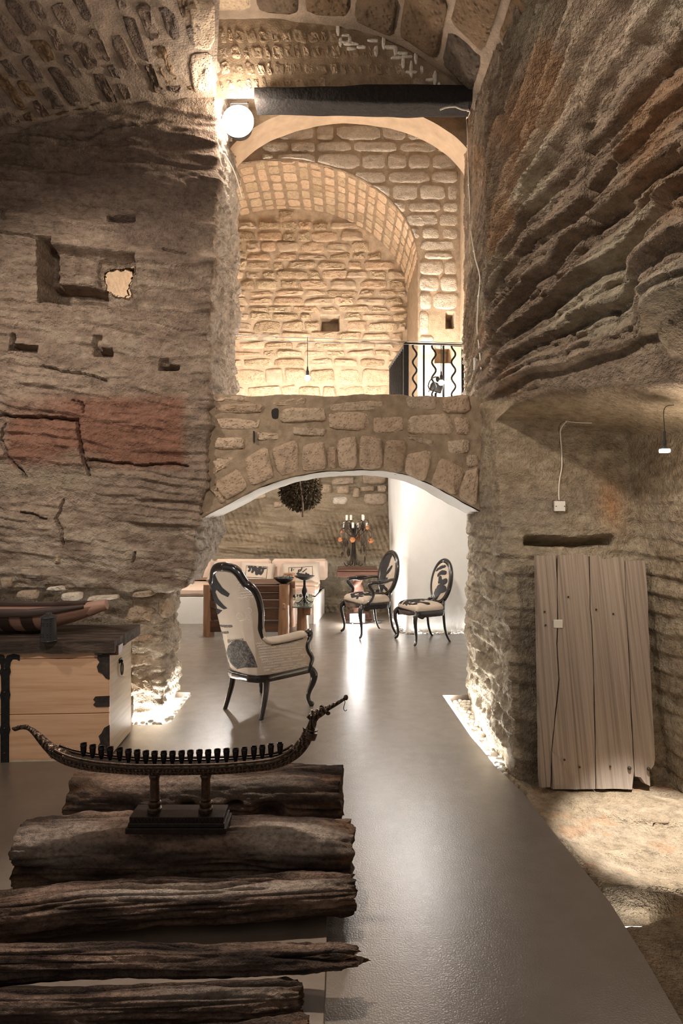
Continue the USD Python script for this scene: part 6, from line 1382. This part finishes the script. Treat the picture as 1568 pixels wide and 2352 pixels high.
for sg in (-1, 1):
    put('eye', cat((lambda m: (m[0] + dp(739, 1628, sg * .018), m[1]))(tube(np.stack([.009 * np.cos(np.linspace(0, 6.28, 20)), np.zeros(20), .009 * np.sin(np.linspace(0, 6.28, 20))], 1), .0026, 6, cap=False)), ball(dp(739, 1628, sg * .018), .0055, 2)), 'bronze', db, smooth=True)
    put('jaw_line', tube(spl([dp(730, 1643, sg * .019), dp(744, 1634, sg * .014), dp(756, 1628, sg * .010), dp(772, 1619, sg * .007), dp(790, 1607, sg * .006)], 24), .0028, 6), 'bronze', db, smooth=True)
    put('cheek_scroll', tube(spl([dp(720, 1650, sg * .019), dp(727, 1652, sg * .021), dp(730, 1645, sg * .021), dp(724, 1641, sg * .021), dp(720, 1645, sg * .020)], 24), .0026, 6), 'bronze', db, smooth=True)
put('crest', cat(plate([tuple(XZ(x, y, DY)) for x, y in ((734, 1630), (737, 1618), (746, 1624), (750, 1626), (740, 1633))], DY - .006, .012), plate([tuple(XZ(x, y, DY)) for x, y in ((714, 1642), (715, 1630), (720, 1632), (724, 1640))], DY - .006, .012), plate([tuple(XZ(x, y, DY)) for x, y in ((714, 1656), (704, 1646), (710, 1640), (716, 1638))], DY - .008, .016)), 'bronze', db)
put('chin_knob', ball(dp(753, 1638), .0095, 2, (1.1, .9, .9)), 'bronze', db, smooth=True)
put('hook', tube(spl([dp(791, 1608), dp(792, 1613), dp(789.5, 1622), dp(789.5, 1630), dp(792, 1632.5), dp(796, 1630)], 30), .0016, 5), 'iron_black', db, smooth=True)
put('tail_tip', tube(spl([dp(64, 1671), dp(48, 1671), dp(36, 1674), dp(28, 1672)], 16), np.interp(np.linspace(0, 1, 16), [0, .5, .8, 1], [.010, .007, .010, .004]), 10), 'bronze', db, smooth=True)
put('tail_band', tube(spl([dp(119, 1722), dp(124, 1728), dp(129, 1732)], 9), (.018, .023, .02, .023, .02, .024, .021, .024, .02), 12), 'bronze', db, smooth=40)
zt0 = dp(0, 1862)[2]
col = [(0, 0), (.030, 0), (.030, .012), (.024, .018), (.027, .026), (.027, .036), (.021, .042), (.024, .05), (.020, .06), (.0185, .13), (.021, .137), (.024, .145), (.021, .152), (.026, .160), (.026, .17), (0, .17)]
for x in (355, 472.5): put('column', xf(lathe([(r, z * (dp(0, 1774)[2] - zt0 + .012) / .17) for r, z in col], 20), (dp(x, 0)[0], DY, zt0)), 'bronze', db, smooth=40)
bx0, bx1 = dp(300, 0)[0], dp(526, 0)[0]; zb0 = .281
put('base', cat(box(((bx0 + bx1) / 2, DY, zb0 + .012), (bx1 - bx0, .135, .024), .003), box(((bx0 + bx1) / 2, DY, zb0 + .032), (bx1 - bx0 - .016, .12, .018), .004), box(((bx0 + bx1) / 2, DY, (zb0 + .04 + zt0) / 2), (bx1 - bx0 - .026, .11, zt0 - zb0 - .04), .002)), 'bronze_dark', db, smooth=30)
tri = []
for k in range(26):
    x = lerp(bx0 + .02, bx1 - .02, k / 25); tri.append(tube([(x - .006, DY - .057, zt0 - .022), (x, DY - .057, zt0 - .006), (x + .006, DY - .057, zt0 - .022)], .0016, 4))
put('frieze', cat(*tri), 'bronze', db)

# ================================================================== plank door leaning in the niche
dr = thing('plank_door', 'tall weathered grey-brown plank door leaning in the rock niche', 'door', (0, 0, 0))
z0d, Y0d, z1d, Y1d = -.015, 3.500, 1.335, 3.865
Ld = math.hypot(z1d - z0d, Y1d - Y0d); dl = np.array([0, (Y1d - Y0d) / Ld, (z1d - z0d) / Ld]); dn = np.array([0, -dl[2], dl[1]])
def on_door(px, py):      # (u, v) on the leaning plane of a pixel
    # ray (a, 1, b)*Y + eye meets plane
    a, b = (px - 784) / F, -(py - 1176) / F
    Yh = (Y0d * dl[2] - (z0d - EYE) * dl[1]) / (dl[2] - b * dl[1]); z = EYE + b * Yh
    return a * Yh, (z - z0d) / dl[2]
def plank(pts, seed, name='plank', th=.045, lift=0.):
    uv = np.array([on_door(*p) for p in pts]); g = shapely.segmentize(Polygon(uv), .02); o = np.array(g.exterior.coords)[:-1]
    o += .004 * (np.stack([fbm(np.c_[o * 14, np.full(len(o), seed)], 3, seed), fbm(np.c_[o * 14, np.full(len(o), seed + 5)], 3, seed + 1)], 1) - .5)
    g = Polygon(o).buffer(0); v2, f2 = flat_tri(g, .03)
    dz = .006 * (fbm(np.c_[v2[:, 0] * 16, v2[:, 1] * 2, np.full(len(v2), seed)], 4, seed + 7) - .5)
    to = lambda q, h: np.outer(q[:, 0], [1, 0, 0]) + np.outer(q[:, 1], dl) + np.array([0, Y0d, z0d]) + np.outer(h, dn)
    front = to(v2, lift + dz); ring = np.array(g.exterior.coords)[:-1] if g.geom_type == 'Polygon' else o
    n = len(ring); rv = np.vstack([to(ring, np.full(n, lift)), to(ring, np.full(n, lift - th))]); j = np.arange(n); k = (j + 1) % n
    rf = np.vstack([np.stack([j, k, k + n], 1), np.stack([j, k + n, j + n], 1)])
    back_ = to(v2, np.full(len(v2), lift - th))
    return put(name, cat((front, f2), (rv, rf), (back_, f2[:, ::-1])), 'door_wood', dr, smooth=30)
pk1 = plank([(1231, 1275), (1276, 1275), (1278, 1340), (1279, 1420), (1277, 1480), (1282, 1560), (1266, 1720), (1264, 1808), (1243, 1809), (1240, 1780), (1239, 1700), (1236, 1500)], 1)
plank([(1281, 1275), (1351, 1274), (1353, 1330), (1354, 1400), (1358, 1440), (1362, 1560), (1365, 1690), (1367, 1812), (1320, 1813), (1296, 1812), (1266, 1811), (1268, 1720), (1285, 1560), (1280, 1480), (1282, 1420), (1280, 1360)], 2)
plank([(1354, 1277), (1376, 1275), (1384, 1284), (1433, 1279), (1435, 1330), (1438, 1420), (1444, 1520), (1448, 1640), (1453, 1740), (1456, 1770), (1451, 1813), (1420, 1812), (1369, 1812), (1367, 1690), (1364, 1560), (1360, 1440), (1356, 1400), (1355, 1330)], 3)
plank([(1436, 1288), (1482, 1286), (1487, 1360), (1490, 1440), (1494, 1540), (1500, 1640), (1505, 1740), (1503, 1756), (1492, 1772), (1494, 1806), (1482, 1800), (1472, 1786), (1459, 1784), (1457, 1740), (1451, 1640), (1447, 1520), (1440, 1420), (1437, 1340)], 4, lift=-.006)
plank([(1266, 1726), (1280, 1738), (1300, 1775), (1318, 1812), (1268, 1812)], 5, 'repair_patch', .01, .010)
uv = on_door(1280, 1433); put('metal_plate', cat(box(np.array([uv[0], Y0d, z0d]) + uv[1] * dl + dn * .008, (.055, .012, .05), .003)), 'socket_white', pk1, label='pale metal plate')
for px, py in ((1444, 1764), (1488, 1766), (1250, 1405), (1252, 1436), (1304, 1371), (1368, 1400), (1295, 1745), (1330, 1762), (1400, 1760), (1407, 1410)):
    uv = on_door(px, py); put('nail_head', ball(np.array([uv[0], Y0d, z0d]) + uv[1] * dl + dn * .006, .006 if px < 1440 else .011, 1), 'iron_brown', dr)
q = G(1530, 1897, -.03); put('twig', tube(spl([q + np.array(o) for o in ((-.07, 0, .014), (-.03, .01, .012), (.0, .0, .016), (.03, .02, .018), (.06, .03, .014))], 24), np.interp(np.linspace(0, 1, 24), [0, .4, .6, 1], [.002, .008, .007, .002]), 6), 'twig_brown', label='short dark twig lying on the worn rock ledge', cat='twig', smooth=True)
